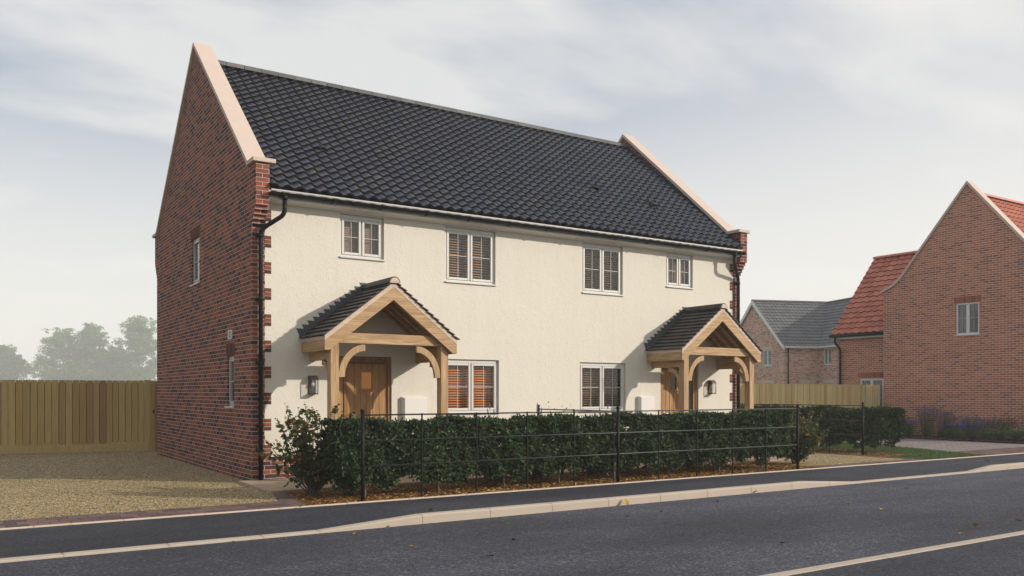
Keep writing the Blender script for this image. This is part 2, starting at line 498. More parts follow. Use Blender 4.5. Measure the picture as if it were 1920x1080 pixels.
    def build(self, name, mats, parent=None, origin=None):
        me = bpy.data.meshes.new(name)
        o = Vector(origin) if origin is not None else Vector((0, 0, 0))
        wp = Vector((0, 0, 0))
        pp = parent
        while pp is not None:
            wp += pp.location
            pp = pp.parent
        vs = [(x-o.x, y-o.y, z-o.z) for x, y, z in self.v]
        me.from_pydata(vs, [], self.f)
        me.polygons.foreach_set('use_smooth', self.s)
        mats = mats if isinstance(mats, (list, tuple)) else [mats]
        for mm in mats:
            me.materials.append(M[mm] if isinstance(mm, str) else mm)
        if len(mats) > 1:
            me.polygons.foreach_set('material_index', self.mi)
        me.update()
        ob = bpy.data.objects.new(name, me)
        COL.objects.link(ob)
        if parent is not None:
            ob.parent = parent
            ob.location = o-wp
        else:
            ob.location = o
        return ob


def tag(o, label=None, cat=None, group=None, kind=None):
    if label:
        o['label'] = label
    if cat:
        o['category'] = cat
    if group:
        o['group'] = group
    if kind:
        o['kind'] = kind
    return o


def thing(name, label, cat, loc=(0, 0, 0), rotz=0, group=None):
    o = bpy.data.objects.new(name, None)
    COL.objects.link(o)
    o.location = loc
    o.rotation_euler = (0, 0, rotz)
    o.empty_display_size = .2
    return tag(o, label, cat, group)


def struct(name, mb, m_, kind='structure'):
    return tag(mb.build(name, m_), kind=kind)


def fast_mesh(name, verts, faces4, mats, mi=None, parent=None, smooth=False):
    """quads only, numpy arrays"""
    me = bpy.data.meshes.new(name)
    nv, nf = len(verts), len(faces4)
    me.vertices.add(nv)
    me.vertices.foreach_set('co', np.ascontiguousarray(verts, dtype=np.float32).ravel())
    me.loops.add(nf*4)
    me.loops.foreach_set('vertex_index', np.ascontiguousarray(faces4, dtype=np.int32).ravel())
    me.polygons.add(nf)
    me.polygons.foreach_set('loop_start', np.arange(0, nf*4, 4, dtype=np.int32))
    me.polygons.foreach_set('loop_total', np.full(nf, 4, dtype=np.int32))
    for mm in (mats if isinstance(mats, (list, tuple)) else [mats]):
        me.materials.append(M[mm])
    if mi is not None:
        me.polygons.foreach_set('material_index', np.ascontiguousarray(mi, dtype=np.int32))
    if smooth:
        me.polygons.foreach_set('use_smooth', np.ones(nf, dtype=bool))
    me.update(calc_edges=True)
    me.validate()
    ob = bpy.data.objects.new(name, me)
    COL.objects.link(ob)
    if parent is not None:
        ob.parent = parent
    return ob


def norm(a):
    return a/np.maximum(1e-9, np.linalg.norm(a, axis=1, keepdims=True))


def leaves(name, pos, d, up, ln, wd, mats, mi=None, parent=None, fold=.25, droop=.12, round_=.0):
    """folded six-point leaves: pos (N,3) base, d direction, up rough normal, ln/wd arrays"""
    N = len(pos)
    d = norm(d)
    side = norm(np.cross(d, up))
    nrm = np.cross(side, d)
    ln = np.broadcast_to(np.asarray(ln, float), (N,))[:, None]
    wd = np.broadcast_to(np.asarray(wd, float), (N,))[:, None]
    a, b = (.32, .70) if not round_ else (.22, .74)
    wb = .82 if not round_ else .95
    P = np.empty((N, 6, 3))
    P[:, 0] = pos
    P[:, 1] = pos+d*ln*a+side*wd*.5+nrm*wd*fold*.5
    P[:, 2] = pos+d*ln*b+side*wd*.5*wb+nrm*(wd*fold*.45-ln*droop*.5)
    P[:, 3] = pos+d*ln-nrm*ln*droop
    P[:, 4] = pos+d*ln*b-side*wd*.5*wb+nrm*(wd*fold*.45-ln*droop*.5)
    P[:, 5] = pos+d*ln*a-side*wd*.5+nrm*wd*fold*.5
    base = (np.arange(N)*6)[:, None]
    F = np.empty((N, 2, 4), dtype=np.int64)
    F[:, 0] = base+np.array([0, 1, 2, 3])
    F[:, 1] = base+np.array([0, 3, 4, 5])
    m2 = None if mi is None else np.repeat(np.asarray(mi), 2)
    return fast_mesh(name, P.reshape(-1, 3), F.reshape(-1, 4), mats, m2, parent)


def rnd_dirs(n):
    return norm(rng.normal(size=(n, 3)))


# ------------------------------------------------------------------ ground
mb = MB()
mb.quad((-750, -750, -.06), (750, -750, -.06), (750, 750, -.06), (-750, 750, -.06))
struct('ground', mb, 'ground')

KY = -5.45          # kerb face
PB = -3.47          # back of pavement


def kerb_h(x):
    pts = [(-60, .022), (-.86, .022), (.36, .105), (7.1, .105), (8.45, .022), (11.9, .022), (12.75, .10), (80, .10)]
    for (a, ha), (b, hb) in zip(pts, pts[1:]):
        if x <= b:
            return ha+(hb-ha)*max(0, (x-a))/(b-a)
    return .1


mb = MB()
mb.quad((-70, -9.49, 0), (90, -9.49, 0), (90, KY+.02, 0), (-70, KY+.02, 0))
struct('road', mb, 'road')

mb = MB()
xs = sorted(set([-70, 90]+[round(-10+.5*i, 3) for i in range(61)]+[-.86, .36, 7.1, 8.45, 11.9, 12.75]))
for a, b in zip(xs, xs[1:]):
    mb.quad((a, KY+.128, kerb_h(a)-.004), (b, KY+.128, kerb_h(b)-.004), (b, PB, .018), (a, PB, .018))
struct('pavement', mb, 'pave')

mb = MB()
j0 = .36
ks = [-70]+[j0+.915*i for i in range(-12, 26)]+[90]
ks = sorted(set(round(k, 3) for k in ks if k < -.9 or k > .3)) + [-.86]
ks = sorted(set(ks))
for a, b in zip(ks, ks[1:]):
    a2, b2 = a+.006, b-.006
    sub = [a2]+[x for x in (-.86, .36, 7.1, 8.45, 11.9, 12.75) if a2+.02 < x < b2-.02]+[b2]
    for p, q in zip(sub, sub[1:]):
        hp, hq = kerb_h(p), kerb_h(q)
        bp, bq = min(.016, hp*.35), min(.016, hq*.35)
        sec = lambda x, h, bb: [(x, KY, -.05), (x, KY, h-bb), (x, KY+bb*.9, h), (x, KY+.125, h), (x, KY+.125, -.05)]
        A, B = sec(p, hp, bp), sec(q, hq, bq)
        mb.add(A+B, [(i, 5+i, 5+i+1, i+1) for i in range(4)]+[(0, 1, 2, 3, 4), (9, 8, 7, 6, 5)])
    mb.box(b2, b2+.012, KY+.004, KY+.121, -.05, kerb_h(b)-.006)
struct('kerb', mb, 'kerb')

mb = MB()
x = -40.
while x < 60:
    mb.bbox(x, x+.912, PB, PB+.05, -.03, .034, .006)
    x += .915
struct('kerb', mb, 'edging')

# near side: flush kerb and footway
mb = MB()
x = -30.
while x < 60:
    mb.bbox(x, x+.91, -9.60, -9.49, -.03, .014, .004)
    x += .915
struct('kerb', mb, 'kerb')
mb = MB()
mb.quad((-70, -30, .006), (90, -30, .006), (90, -9.60, .006), (-70, -9.60, .006))
struct('pavement', mb, 'pave')

# left drive, edging, path, beds
mb = MB()
mb.quad((-45, -2.74, .02), (-.42, -2.74, .02), (-.20, -1.76, .02), (-45, -1.76, .02))
mb.quad((-45, -1.76, .02), (-.20, -1.76, .02), (-.20, -.01, .02), (-45, -.01, .02))
mb.quad((-45, -.01, .02), (0, -.01, .02), (0, 7.9, .02), (-45, 7.9, .02))
mb.quad((-45, 7.9, .02), (1.4, 7.9, .02), (1.4, 14, .02), (-45, 14, .02))
struct('driveway', mb, 'gravel')
mb = MB()
mb.quad((-45, PB+.05, .028), (-.42, PB+.05, .028), (-.42, -2.74, .028), (-45, -2.74, .028))
struct('path', mb, 'brick_edge')
mb = MB()
mb.quad((-.42, PB+.05, .026), (-.28, PB+.05, .026), (-.03, -1.76, .026), (-.20, -1.76, .026))
mb.add([(-.42, PB+.05, .026), (-.20, -1.76, .026), (-.42, -2.74, .026)], [(0, 1, 2)])
struct('path', mb, 'brick_edge_side')
mb = MB()
mb.bbox(-.22, 11.5, -1.74, -.012, -.05, .06, .008)
struct('path', mb, 'slab')
mb = MB()
mb.add([(-.28, PB+.05, .016), (10.25, PB+.05, .016), (10.4, -1.70, .016), (-.03, -1.70, .016)], [(0, 1, 2, 3)])
struct('bed', mb, 'mulch_base')

# right: neighbour gravel path, edging, bed, lawn, block drive
mb = MB()
mb.quad((10.25, PB+.05, .024), (14.0, PB+.05, .024), (14.0, -3.02, .024), (10.3, -3.02, .024))
struct('path', mb, 'brick_edge')
mb = MB()
mb.quad((10.3, -3.02, .02), (13.74, -3.02, .02), (13.74, 5.2, .02), (10.6, 5.2, .02))
struct('path', mb, 'gravel')
mb = MB()
mb.quad((13.74, -3.02, .027), (13.97, -3.02, .027), (13.97, 5.2, .027), (13.74, 5.2, .027))
struct('path', mb, 'brick_edge_side')
mb = MB()
mb.add([(13.97, -2.35, .015), (14.9, -2.2, .015), (15.35, -1.2, .015), (15.45, 5.2, .015), (13.97, 5.2, .015)], [(0, 1, 2, 3, 4)])
struct('bed', mb, 'mulch_base')
LAWN = [(14.0, PB+.05), (16.4, PB+.05), (17.6, -.5), (18.2, 1.2), (18.2, 5.2), (13.97, 5.2), (13.97, -3.02)]
mb = MB()
mb.add([(x, y, .008) for x, y in LAWN], [tuple(range(len(LAWN)))])
struct('lawn', mb, 'grass_base')
mb = MB()
mb.add([(16.95, -2.1, .004), (22.05, -2.1, .004), (22.25, 5.2, .004), (18.2, 5.2, .004), (18.2, 1.2, .004), (17.6, -.5, .004)], [tuple(range(6))])
struct('driveway', mb, 'block_drive')
mb = MB()
mb.add([(16.4, PB+.05, .012), (45, PB+.05, .012), (45, -2.1, .012), (16.95, -2.1, .012)], [(0, 1, 2, 3)])
mb.add([(22.05, -2.1, .05), (22.3, -2.1, .05), (22.5, 5.2, .05), (22.25, 5.2, .05)], [(0, 1, 2, 3)])
struct('path', mb, 'brick_edge')
mb = MB()
mb.add([(22.3, -2.1, .03), (45, -2.1, .03), (45, 5.2, .03), (22.5, 5.2, .03)], [(0, 1, 2, 3)])
struct('bed', mb, 'soil')


# ------------------------------------------------------------------ roof tiles
def roof_tiles(mb, org, u, s, width, length, cw, rows, amp=.028, thick=.02, seg=8, shape=None, jitter=.004):
    """org: eave corner, u along the eave, s up the slope; every tile its own island"""
    org, u, s = Vector(org), Vector(u).normalized(), Vector(s).normalized()
    n = u.cross(s).normalized()
    cols = max(1, round(width/cw))
    cw = width/cols
    pitch = length/rows
    for r in range(rows):
        for c in range(cols):
            j = (random.random()-.5)*jitter
            jn = (random.random()-.5)*jitter
            top, bot = [], []
            for i in range(seg+1):
                q = i/seg
                z = amp*math.sin(2*PI*q)
                lo = org+u*(cw*(c+q))+s*(pitch*r+j)
                hi = org+u*(cw*(c+q))+s*(min(length, pitch*(r+1.12)))
                top.append((lo+n*(z+thick*1.7+.012+jn), hi+n*(z+.002)))
                bot.append(lo+n*(z+.006))
            vs = [p[0] for p in top]+[p[1] for p in top]
            k = seg+1
            if shape and not shape(vs[0], vs[-1]):
                continue
            mb.add(vs, [(i, i+1, k+i+1, k+i) for i in range(seg)], True)
            vs2 = [p[0] for p in top]+bot
            mb.cur = 1
            mb.add(vs2, [(i+1, i, k+i, k+i+1) for i in range(seg)], True)
            mb.cur = 0
    return mb


def ridge_run(mb, a, b, r, ln=.42, n=8, flat=.8, gap=.006):
    a, b = Vector(a), Vector(b)
    d = (b-a)
    L_ = d.length
    d.normalize()
    side = d.cross(V(0, 0, 1)).normalized()
    cnt = max(1, round(L_/ln))
    for i in range(cnt):
        p, q = a+d*(L_*i/cnt+gap), a+d*(L_*(i+1)/cnt)
        vs = []
        for e, rr in ((p, r), (q, r*1.015)):
            for k in range(n+1):
                th = PI*k/n
                vs.append(e+side*(math.cos(th)*rr)+V(0, 0, 1)*(math.sin(th)*rr*flat))
        m_ = n+1
        mb.add(vs, [(k, k+1, m_+k+1, m_+k) for k in range(n)]+[tuple(range(m_))[::-1], tuple(range(m_, 2*m_))], False)
    return mb


def wall_holes(mb, axis, w, u0, u1, v0, v1, holes, depth, sign):
    """flat wall sheet at axis=w with rectangular holes and reveals going depth*sign inwards"""
    def P(u, v, q):
        return (u, q, v) if axis == 'y' else (q, u, v)
    us = sorted(set([u0, u1]+[h[0] for h in holes]+[h[1] for h in holes]))
    vs = sorted(set([v0, v1]+[h[2] for h in holes]+[h[3] for h in holes]))
    flip = (axis == 'y') == (sign > 0)
    for a, b in zip(us, us[1:]):
        for c, d in zip(vs, vs[1:]):
            cu, cv = (a+b)/2, (c+d)/2
            if any(h[0] < cu < h[1] and h[2] < cv < h[3] for h in holes):
                continue
            q = [P(a, c, w), P(b, c, w), P(b, d, w), P(a, d, w)]
            mb.quad(*(q if flip else q[::-1]))
    for h in holes:
        e = w+depth*sign
        ring = [(h[0], h[2]), (h[1], h[2]), (h[1], h[3]), (h[0], h[3])]
        for i in range(4):
            a, b = ring[i], ring[(i+1) % 4]
            q = [P(*a, w), P(*b, w), P(*b, e), P(*a, e)]
            mb.quad(*(q[::-1] if flip else q))
    return mb


# ------------------------------------------------------------------ the house
L = 11.62
D = 7.83
GT = .22
RY = D/2
RA = math.radians(38.75)
TANR = math.tan(RA)
EO = .28             # eaves overhang
EZ = 4.885          # tile bed height at y = -.10
house = thing('semi_detached_house', 'cream rendered pair of houses with red brick gable ends and dark pantiled roof', 'house')

WIN = dict(  # x0, x1, z0, z1
    w1=(1.54, 2.38, 3.872, 4.645), w2=(3.64, 4.75, 3.587, 4.645), w3=(6.89, 7.99, 3.587, 4.645), w4=(9.26, 10.08, 3.872, 4.645),
    w5=(3.60, 4.83, 1.096, 2.141), w6=(6.82, 8.07, 1.096, 2.141))
DOOR = ((1.36, 2.53, .06, 2.15), (9.09, 10.26, .06, 2.15))
mb = MB()
holes = list(WIN.values())+[(a, b, .435, d) for a, b, c, d in DOOR]
wall_holes(mb, 'y', 0, GT, L-GT, .43, 4.9, holes, .12, 1)
mb.cur = 1
wall_holes(mb, 'y', .012, GT, L-GT, -.06, .43, [(a, b, .06, .43) for a, b, c, d in DOOR], .1, 1)
mb.quad((GT, 0, .43), (L-GT, 0, .43), (L-GT, .012, .43), (GT, .012, .43))
mb.build('front_wall', ['render', 'brick'], house)


def gable_poly():
    p = [(0, -.06), (0, 4.29)]
    for i in range(5):
        z = 4.29+.0718*i
        y = -.046*(i+1)
        p += [(y, z), (y, z+.0718)]
    p += [(-.24, 5.27), (.12, 5.27)]
    p += [(RY, 5.27+(RY-.12)*math.tan(math.radians(40.6)))]
    return p


APZ = 5.27+(RY-.12)*math.tan(math.radians(40.6))
GH = [(3.58, 4.27, 3.70, 4.66), (1.06, 1.54, 1.24, 2.16)]     # windows in the left gable


def gable(x_out, x_in, holes, name):
    mb = MB()
    sg = 1 if x_in > x_out else -1
    # outer sheet: flat part below the corbels with holes, then the upper polygon
    wall_holes(mb, 'x', x_out, 0, D, -.06, 4.29, [h for h in holes if h[3] < 4.29], .12, sg)
    wall_holes(mb, 'x', x_out, 0, D, 4.29, 4.70, [(h[0], h[1], 4.29, h[3]) for h in holes if h[3] >= 4.29], .12, sg)
    up = [(y, z) for y, z in gable_poly()[2:]]
    low = [p for p in up]
    full_up = [(0, 4.70)]+[(D, 4.70), (D+.24, 4.70), (D+.24, 5.27), (D-.12, 5.27), (RY, APZ), (.12, 5.27), (-.24, 5.27), (-.24, 4.70)]
    mb.add([(x_out, y, z) for y, z in full_up], [tuple(range(len(full_up)))])
    xi = x_in
    mb.add([(xi, y, z) for y, z in full_up], [tuple(range(len(full_up)))])
    for f0 in (0, 1):
        m_ = (lambda y: y) if f0 == 0 else (lambda y: D-y)
        # corbel steps as boxes of a course each
        for i in range(6):
            z0 = 4.29+.0718*i
            z1 = z0+.0718 if i < 5 else 4.70
            y = -.046*(min(i, 4)+1)
            if i == 5:
                y = -.24
            a, b = sorted((m_(y), m_(0)))
            xa, xb = sorted((x_out, x_in))
            mb.box(xa, xb, a, b, z0, z1)
        xa, xb = x_out, x_in
        mb.quad((xa, m_(-.24), 4.70), (xb, m_(-.24), 4.70), (xb, m_(-.24), 5.27), (xa, m_(-.24), 5.27))
        mb.quad((xa, m_(0), -.06), (xb, m_(0), -.06), (xb, m_(0), 4.29), (xa, m_(0), 4.29))
    mb.quad((x_in, 0, -.06), (x_in, D, -.06), (x_in, D, 4.70), (x_in, 0, 4.70))
    # reveal for the window crossing the course break
    return mb.build(name, 'brick', house)


GHL = [(3.58, 4.27, 3.70, 4.285), (3.58, 4.27, 4.285, 4.66), (1.06, 1.54, 1.24, 2.16)]
mb = MB()


def gable_left():
    mb = MB()
    wall_holes(mb, 'x', 0, 0, D, -.06, 4.70, GH, .17, 1)
    return mb


mb = gable_left()
mb.build('gable_wall', 'brick', house)


def gable_rest(x_out, x_in, solid):
    mb = MB()
    if solid:
        mb.quad((x_out, 0, -.06), (x_out, D, -.06), (x_out, D, 4.70), (x_out, 0, 4.70))
    full_up = [(0, 4.70), (D, 4.70), (D+.24, 4.70), (D+.24, 5.27), (D-.12, 5.27), (RY, APZ), (.12, 5.27), (-.24, 5.27), (-.24, 4.70)]
    mb.add([(x_out, y, z) for y, z in full_up], [tuple(range(len(full_up)))])
    mb.add([(x_in, y, z) for y, z in full_up], [tuple(range(len(full_up)))])
    xa, xb = sorted((x_out, x_in))
    for f0 in (0, 1):
        m_ = (lambda y: y) if f0 == 0 else (lambda y: D-y)
        for i in range(6):
            z0 = 4.29+.0718*i
            z1 = z0+.0718 if i < 5 else 4.70
            y = -.046*(i+1) if i < 5 else -.238
            a, b = sorted((m_(y), m_(0)))
            mb.box(xa, xb, a, b, z0, z1)
        mb.quad((xa, m_(-.24), 4.70), (xb, m_(-.24), 4.70), (xb, m_(-.24), 5.27), (xa, m_(-.24), 5.27))
        mb.quad((xa, m_(0), -.06), (xb, m_(0), -.06), (xb, m_(0), 4.29), (xa, m_(0), 4.29))
    mb.quad((x_in, 0, -.06), (x_in, D, -.06), (x_in, D, 4.70), (x_in, 0, 4.70)) if solid else None
    return mb


gable_rest(0, GT, False).build('kneeler', 'brick', house)
gable_rest(L, L-GT, True).build('gable_wall', 'brick', house)
mb = MB()
mb.quad((0, D, -.06), (L, D, -.06), (L, D, 4.95), (0, D, 4.95))
mb.build('rear_wall', 'brick', house)
# dark rooms behind the panes
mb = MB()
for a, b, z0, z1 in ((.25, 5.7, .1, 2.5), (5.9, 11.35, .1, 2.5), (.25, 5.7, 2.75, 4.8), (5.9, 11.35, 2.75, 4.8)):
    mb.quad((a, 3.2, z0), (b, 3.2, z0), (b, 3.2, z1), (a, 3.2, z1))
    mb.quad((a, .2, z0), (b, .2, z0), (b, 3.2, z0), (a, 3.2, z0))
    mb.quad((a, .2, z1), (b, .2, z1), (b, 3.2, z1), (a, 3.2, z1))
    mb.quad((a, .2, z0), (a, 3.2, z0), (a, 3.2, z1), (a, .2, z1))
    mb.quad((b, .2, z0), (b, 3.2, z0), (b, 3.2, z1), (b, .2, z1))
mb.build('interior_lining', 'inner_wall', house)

# brick corner blocks proud of the render: three courses on, three off
QM = [island('quoin_brick', [(0, (.075, .036, .036)), (.3, (.19, .066, .045)), (.7, (.27, .09, .052)), (1, (.22, .075, .05))], .85, None, .002, .05, 60, .4),
      plain('pale_mortar', (.40, .37, .33), .9)]
for x0, x1 in ((GT, GT+.105), (L-GT-.105, L-GT)):
    for z1 in (4.562, 4.125, 3.689, 3.252, 2.816, 2.379, 1.943, 1.507, 1.07, .634):
        mb = MB()
        for k in range(3):
            zb = z1-.2*(k+1)/3+.005
            mb.bbox(x0-.004, x1, -.009, .01, zb, zb+.057, .003)
        mb.cur = 1
        mb.box(x0-.003, x1-.003 if x0 == GT else x1, -.003, .01, z1-.2, z1)
        mb.build('quoin', QM, house)
# soldier-course lintels over the gable windows
LM = island('lintel_brick', [(0, (.07, .035, .034)), (.3, (.14, .052, .042)), (1, (.21, .070, .048))], .85, None, .002, .05, 60, .4)
for y0, y1, z in ((3.52, 4.33, 4.66), (1.0, 1.6, 2.16)):
    mb = MB()
    n = round((y1-y0)/.075)
    for i in range(n):
        a = y0+(y1-y0)*i/n
        mb.bbox(-.004, .02, a+.005, y0+(y1-y0)*(i+1)/n-.005, z+.003, z+.215, .003)
    mb.build('lintel', LM, house)

# coping stones
SL = math.radians(40.6)


def coping(xa, xb):
    mb = MB()
    th = .065
    dy, dz = math.cos(SL), math.sin(SL)
    for f0 in (0, 1):
        m_ = (lambda y: y) if f0 == 0 else (lambda y: D-y)
        p = [(.10, 5.27), (RY, 5.27+(RY-.10)*math.tan(SL)), (RY, 5.27+(RY-.10)*math.tan(SL)+th/dy), (.02, 5.27+th/dy-.08*math.tan(SL))]
        p = [(m_(y), z+.004) for y, z in p]
        mb.prism(p if f0 == 0 else p[::-1], 'x', xa, xb)
        a, b = sorted((m_(-.285), m_(.13)))
        mb.bbox(xa-.012, xb+.012, a, b, 5.275, 5.345, .006)
    return mb


coping(-.05, GT+.085).build('coping', 'coping', house)
coping(L-GT-.085, L+.05).build('coping', 'coping', house)

# roof
roof = MB()
sl_len = (RY+EO)/math.cos(RA)
s_f = Vector((0, math.cos(RA), math.sin(RA)))
roof_tiles(roof, (GT+.01, -EO-.02, EZ), (1, 0, 0), s_f, L-2*GT-.02, sl_len, .217, 26, .026, .023, 8, None, .008)
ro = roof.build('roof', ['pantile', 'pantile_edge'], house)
roof = MB()
s_r = Vector((0, -s_f.y, s_f.z))
roof_tiles(roof, (L-GT-.01, D+EO+.02, EZ), (-1, 0, 0), s_r, L-2*GT-.02, sl_len, .217, 26, seg=4)
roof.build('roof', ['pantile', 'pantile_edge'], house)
mb = MB()
RZ = EZ+(RY+EO)*TANR
mb.quad((GT, -EO+.01, EZ-.012), (L-GT, -EO+.01, EZ-.012), (L-GT, RY, RZ-.02), (GT, RY, RZ-.02))
mb.quad((GT, D+EO-.01, EZ-.012), (L-GT, D+EO-.01, EZ-.012), (L-GT, RY, RZ-.02), (GT, RY, RZ-.02))
mb.build('roof_deck', 'dark_in', house)
mb = MB()
ridge_run(mb, (GT, RY, RZ-.02), (L-GT, RY, RZ-.02), .15, .36, 6, .85, .012)
mb.build('ridge', 'ridge', ro)
# cowl tile vents, each a small hooded opening
for px, sl in ((1.62, 1.72), (8.25, 2.0), (9.70, 1.55)):
    mb = MB()
    base = Vector((px, -EO-.02, EZ))+s_f*sl
    nrm = Vector((1, 0, 0)).cross(s_f)
    ring = []
    for j, (q, r) in enumerate(((0, 1.0), (.12, .95), (.3, .3))):
        for i in range(9):
            th = PI*i/8
            ring.append(base+s_f*q+Vector((1, 0, 0))*(math.cos(th)*.08*r)+nrm*(.025+math.sin(th)*.075*r))
    mb.add(ring, [(9*j+i, 9*j+i+1, 9*j+10+i, 9*j+9+i) for j in range(2) for i in range(8)], True)
    mb.build('roof_vent', 'black', ro)
# lead flashing: stepped teeth climbing the right parapet, plain strip on the left
mb = MB()
xi = L-GT-.004
n = 26
for i in range(n):
    y0 = -.2+(RY+.15)*i/n
    y1 = y0+(RY+.15)/n
    z0, z1 = EZ+(y0+EO)*TANR, EZ+(y1+EO)*TANR
    mb.add([(xi, y0, z0+.0), (xi, y1, z1), (xi, y1, z1+.045), (xi, y0+.02, z0+.15), (xi, y0, z0+.06)], [(0, 1, 2, 3, 4)])
k = 40
ring = []
for i in range(k+1):
    y = -.24+(RY+.22)*i/k
    z = EZ+(y+EO)*TANR
    wv = .012*math.sin(i*PI/1.1)
    for dx, h in ((0, .085), (-.06, .075+wv), (-.15, .06+wv), (-.19, .035)):
        ring.append((xi+dx, y, z+h))
mb.add(ring, [(4*i+j, 4*i+j+1, 4*i+5+j, 4*i+4+j) for i in range(k) for j in range(3)], True)
mb.build('flashing', 'lead', ro)

# fascia, gutter with painted rim highlight, downpipes
mb = MB()
x0, x1 = GT+.004, L-GT-.004
mb.bbox(x0, x1, -.215, -.185, 4.725, 4.86, .004)
mb.build('fascia', 'fascia', house)
mb = MB()
mb.prism([(-.185, 4.715), (-.002, 4.668), (-.002, 4.70), (-.185, 4.745)], 'x', x0, x1)
mb.prism([(-.222, 4.704), (-.185, 4.694), (-.185, 4.742), (-.222, 4.752)], 'x', x0, x1)
mb.build('soffit', 'soffit', house)
mb = MB()
gy, gz, gr = -.300, 4.800, .062
x0, x1 = GT-.01, 11.455
vs = []
for x in (x0, x1):
    for rr in (gr, gr-.006):
        for i in range(11):
            th = PI+PI*i/10
            vs.append((x, gy+math.cos(th)*rr, gz+math.sin(th)*rr))
fs = []
for i in range(10):
    fs += [(i, i+1, 22+i+1, 22+i), (11+i+1, 11+i, 33+i, 33+i+1)]
mb.add(vs, fs, True)
for x in (x0, x1):
    mb.add([(x, gy+math.cos(PI+PI*i/10)*gr, gz+math.sin(PI+PI*i/10)*gr) for i in range(11)], [tuple(range(11))])
gut = mb.build('gutter', 'black', house)
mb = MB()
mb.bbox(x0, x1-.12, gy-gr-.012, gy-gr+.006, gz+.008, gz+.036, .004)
mb.build('gutter_highlight', 'rim_highlight', gut)  # pale strip painted as the sunlit highlight along the black gutter's rim
for i in range(13):
    x = .40+i*(L-.9)/12
    mb = MB()
    mb.tube([(x, gy-gr-.016, gz+.012), (x, gy-gr-.010, gz-.02), (x, gy-.02, gz-gr-.012), (x, gy+.08, gz-gr+.0)], .008, 6)
    mb.build('bracket', 'black', gut)


def smooth_path(pts, k=6):
    pts = [Vector(p) for p in pts]
    out = [pts[0]]
    for a, b, c in zip(pts, pts[1:], pts[2:]):
        r = min((a-b).length, (c-b).length)*.38
        r = min(r, .12)
        p, q = b+(a-b).normalized()*r, b+(c-b).normalized()*r
        for i in range(k+1):
            tt = i/k
            out.append(p*(1-tt)**2+b*2*tt*(1-tt)+q*tt**2)
    out.append(pts[-1])
    return out


for xo, xw in ((.458, .125), (11.13, 11.50)):
    mb = MB()
    yw = -.075
    mb.tube([(xo, gy, gz-gr+.02), (xo, gy, gz-gr-.05)], [.062, .046], 14)
    zz = 4.45
    zb = 4.20 if xo < 1 else 4.22
    mb.tube(smooth_path([(xo, gy, gz-gr-.04), (xo, gy, zz), (xw, yw, zb), (xw, yw, -.02)]), .038, 14)
    dp = mb.build('downpipe', 'black', house)
    for z in (4.10, 3.05, 2.0, .95):
        mb = MB()
        mb.tube([(xw, yw, z-.03), (xw, yw, z+.03)], .044, 14)
        mb.bbox(xw-.065, xw+.065, yw+.03, -.002, z-.018, z+.018, .003)
        mb.build('pipe_clip', 'black', dp)


# ------------------------------------------------------------------ windows
def window(x0, x1, z0, z1, slat, closed=False, tilt=35, part_drop=1.0):
    yr = .045
    mb = MB()
    F = .042
    # outer frame
    a0, a1, b0, b1 = x0+.002, x1-.002, z0+.022, z1-.002
    for (p, q, r, s) in ((a0, a0+F, b0, b1), (a1-F, a1, b0, b1), (a0+F, a1-F, b0, b0+F), (a0+F, a1-F, b1-F-.025, b1)):
        mb.bbox(p, q, yr, yr+.06, r, s, .004)
    mid = (a0+a1)/2
    mb.bbox(mid-.012, mid+.012, yr+.01, yr+.06, b0+F, b1-F-.025, .003)
    fr_ = mb.build('window', 'upvc', house)
    sash = []
    for p, q in ((a0+F+.003, mid-.010), (mid+.010, a1-F-.003)):
        r, s = b0+F+.003, b1-F-.028
        S = .046
        mb = MB()
        for (i, j, k, l_) in ((p, p+S, r, s), (q-S, q, r, s), (p+S, q-S, r, r+S), (p+S, q-S, s-S, s)):
            mb.bbox(i, j, yr-.012, yr+.04, k, l_, .006)
        # mitred corners read as fine dark lines
        mb.build('sash', 'upvc', fr_)
        sash.append((p+S, q-S, r+S, s-S))
    mb = MB()
    for p, q, r, s in sash:
        mb.bbox((p+q)/2-.006, (p+q)/2+.006, yr+.002, yr+.016, r, s, .002)
        zc = (r+s)/2
        mb.bbox(p, (p+q)/2-.006, yr+.003, yr+.015, zc-.006, zc+.006, .002)
        mb.bbox((p+q)/2+.006, q, yr+.003, yr+.015, zc-.006, zc+.006, .002)
    mb.build('glazing_bar', 'bar', fr_)
    mb = MB()
    for p, q, r, s in sash:
        mb.quad((p, yr+.018, r), (q, yr+.018, r), (q, yr+.018, s), (p, yr+.018, s))
    mb.build('pane', 'glass', fr_)
    mb = MB()
    mb.bbox(x0-.012, x1+.012, -.035, yr+.02, z0-.005, z0+.024, .006)
    mb.build('sill', 'upvc', fr_)
    mb = MB()
    yb = yr+.115
    if closed:
        k = 0
        z = sash[0][3]+.02
        while z > sash[0][2]-.03:
            mb.add([(a0+F, yb, z), (a1-F, yb, z), (a1-F, yb-.012, z-.042), (a0+F, yb-.012, z-.042)], [(0, 1, 2, 3)])
            z -= .042
    else:
        t_ = math.radians(tilt)
        z = sash[0][3]+.01
        while z > sash[0][2]-.02:
            for p, q in ((a0+F+.01, mid-.01), (mid+.01, a1-F-.01)):
                ax, ay, az = V(1, 0, 0), V(0, math.cos(t_), math.sin(t_)), V(0, -math.sin(t_), math.cos(t_))
                jz = (random.random()-.5)*.003
                mb.obox(((p+q)/2, yb, z+jz), ax, ay, az, q-p, .042, .0035)
            z -= .0485
        for p, q in ((a0+F+.01, mid-.01), (mid+.01, a1-F-.01)):
            for f in (.2, .8):
                xx = p+(q-p)*f
                mb.box(xx-.0012, xx+.0012, yb-.03, yb-.028, sash[0][2], sash[0][3])
    mb.build('blind', slat, fr_)
    return fr_


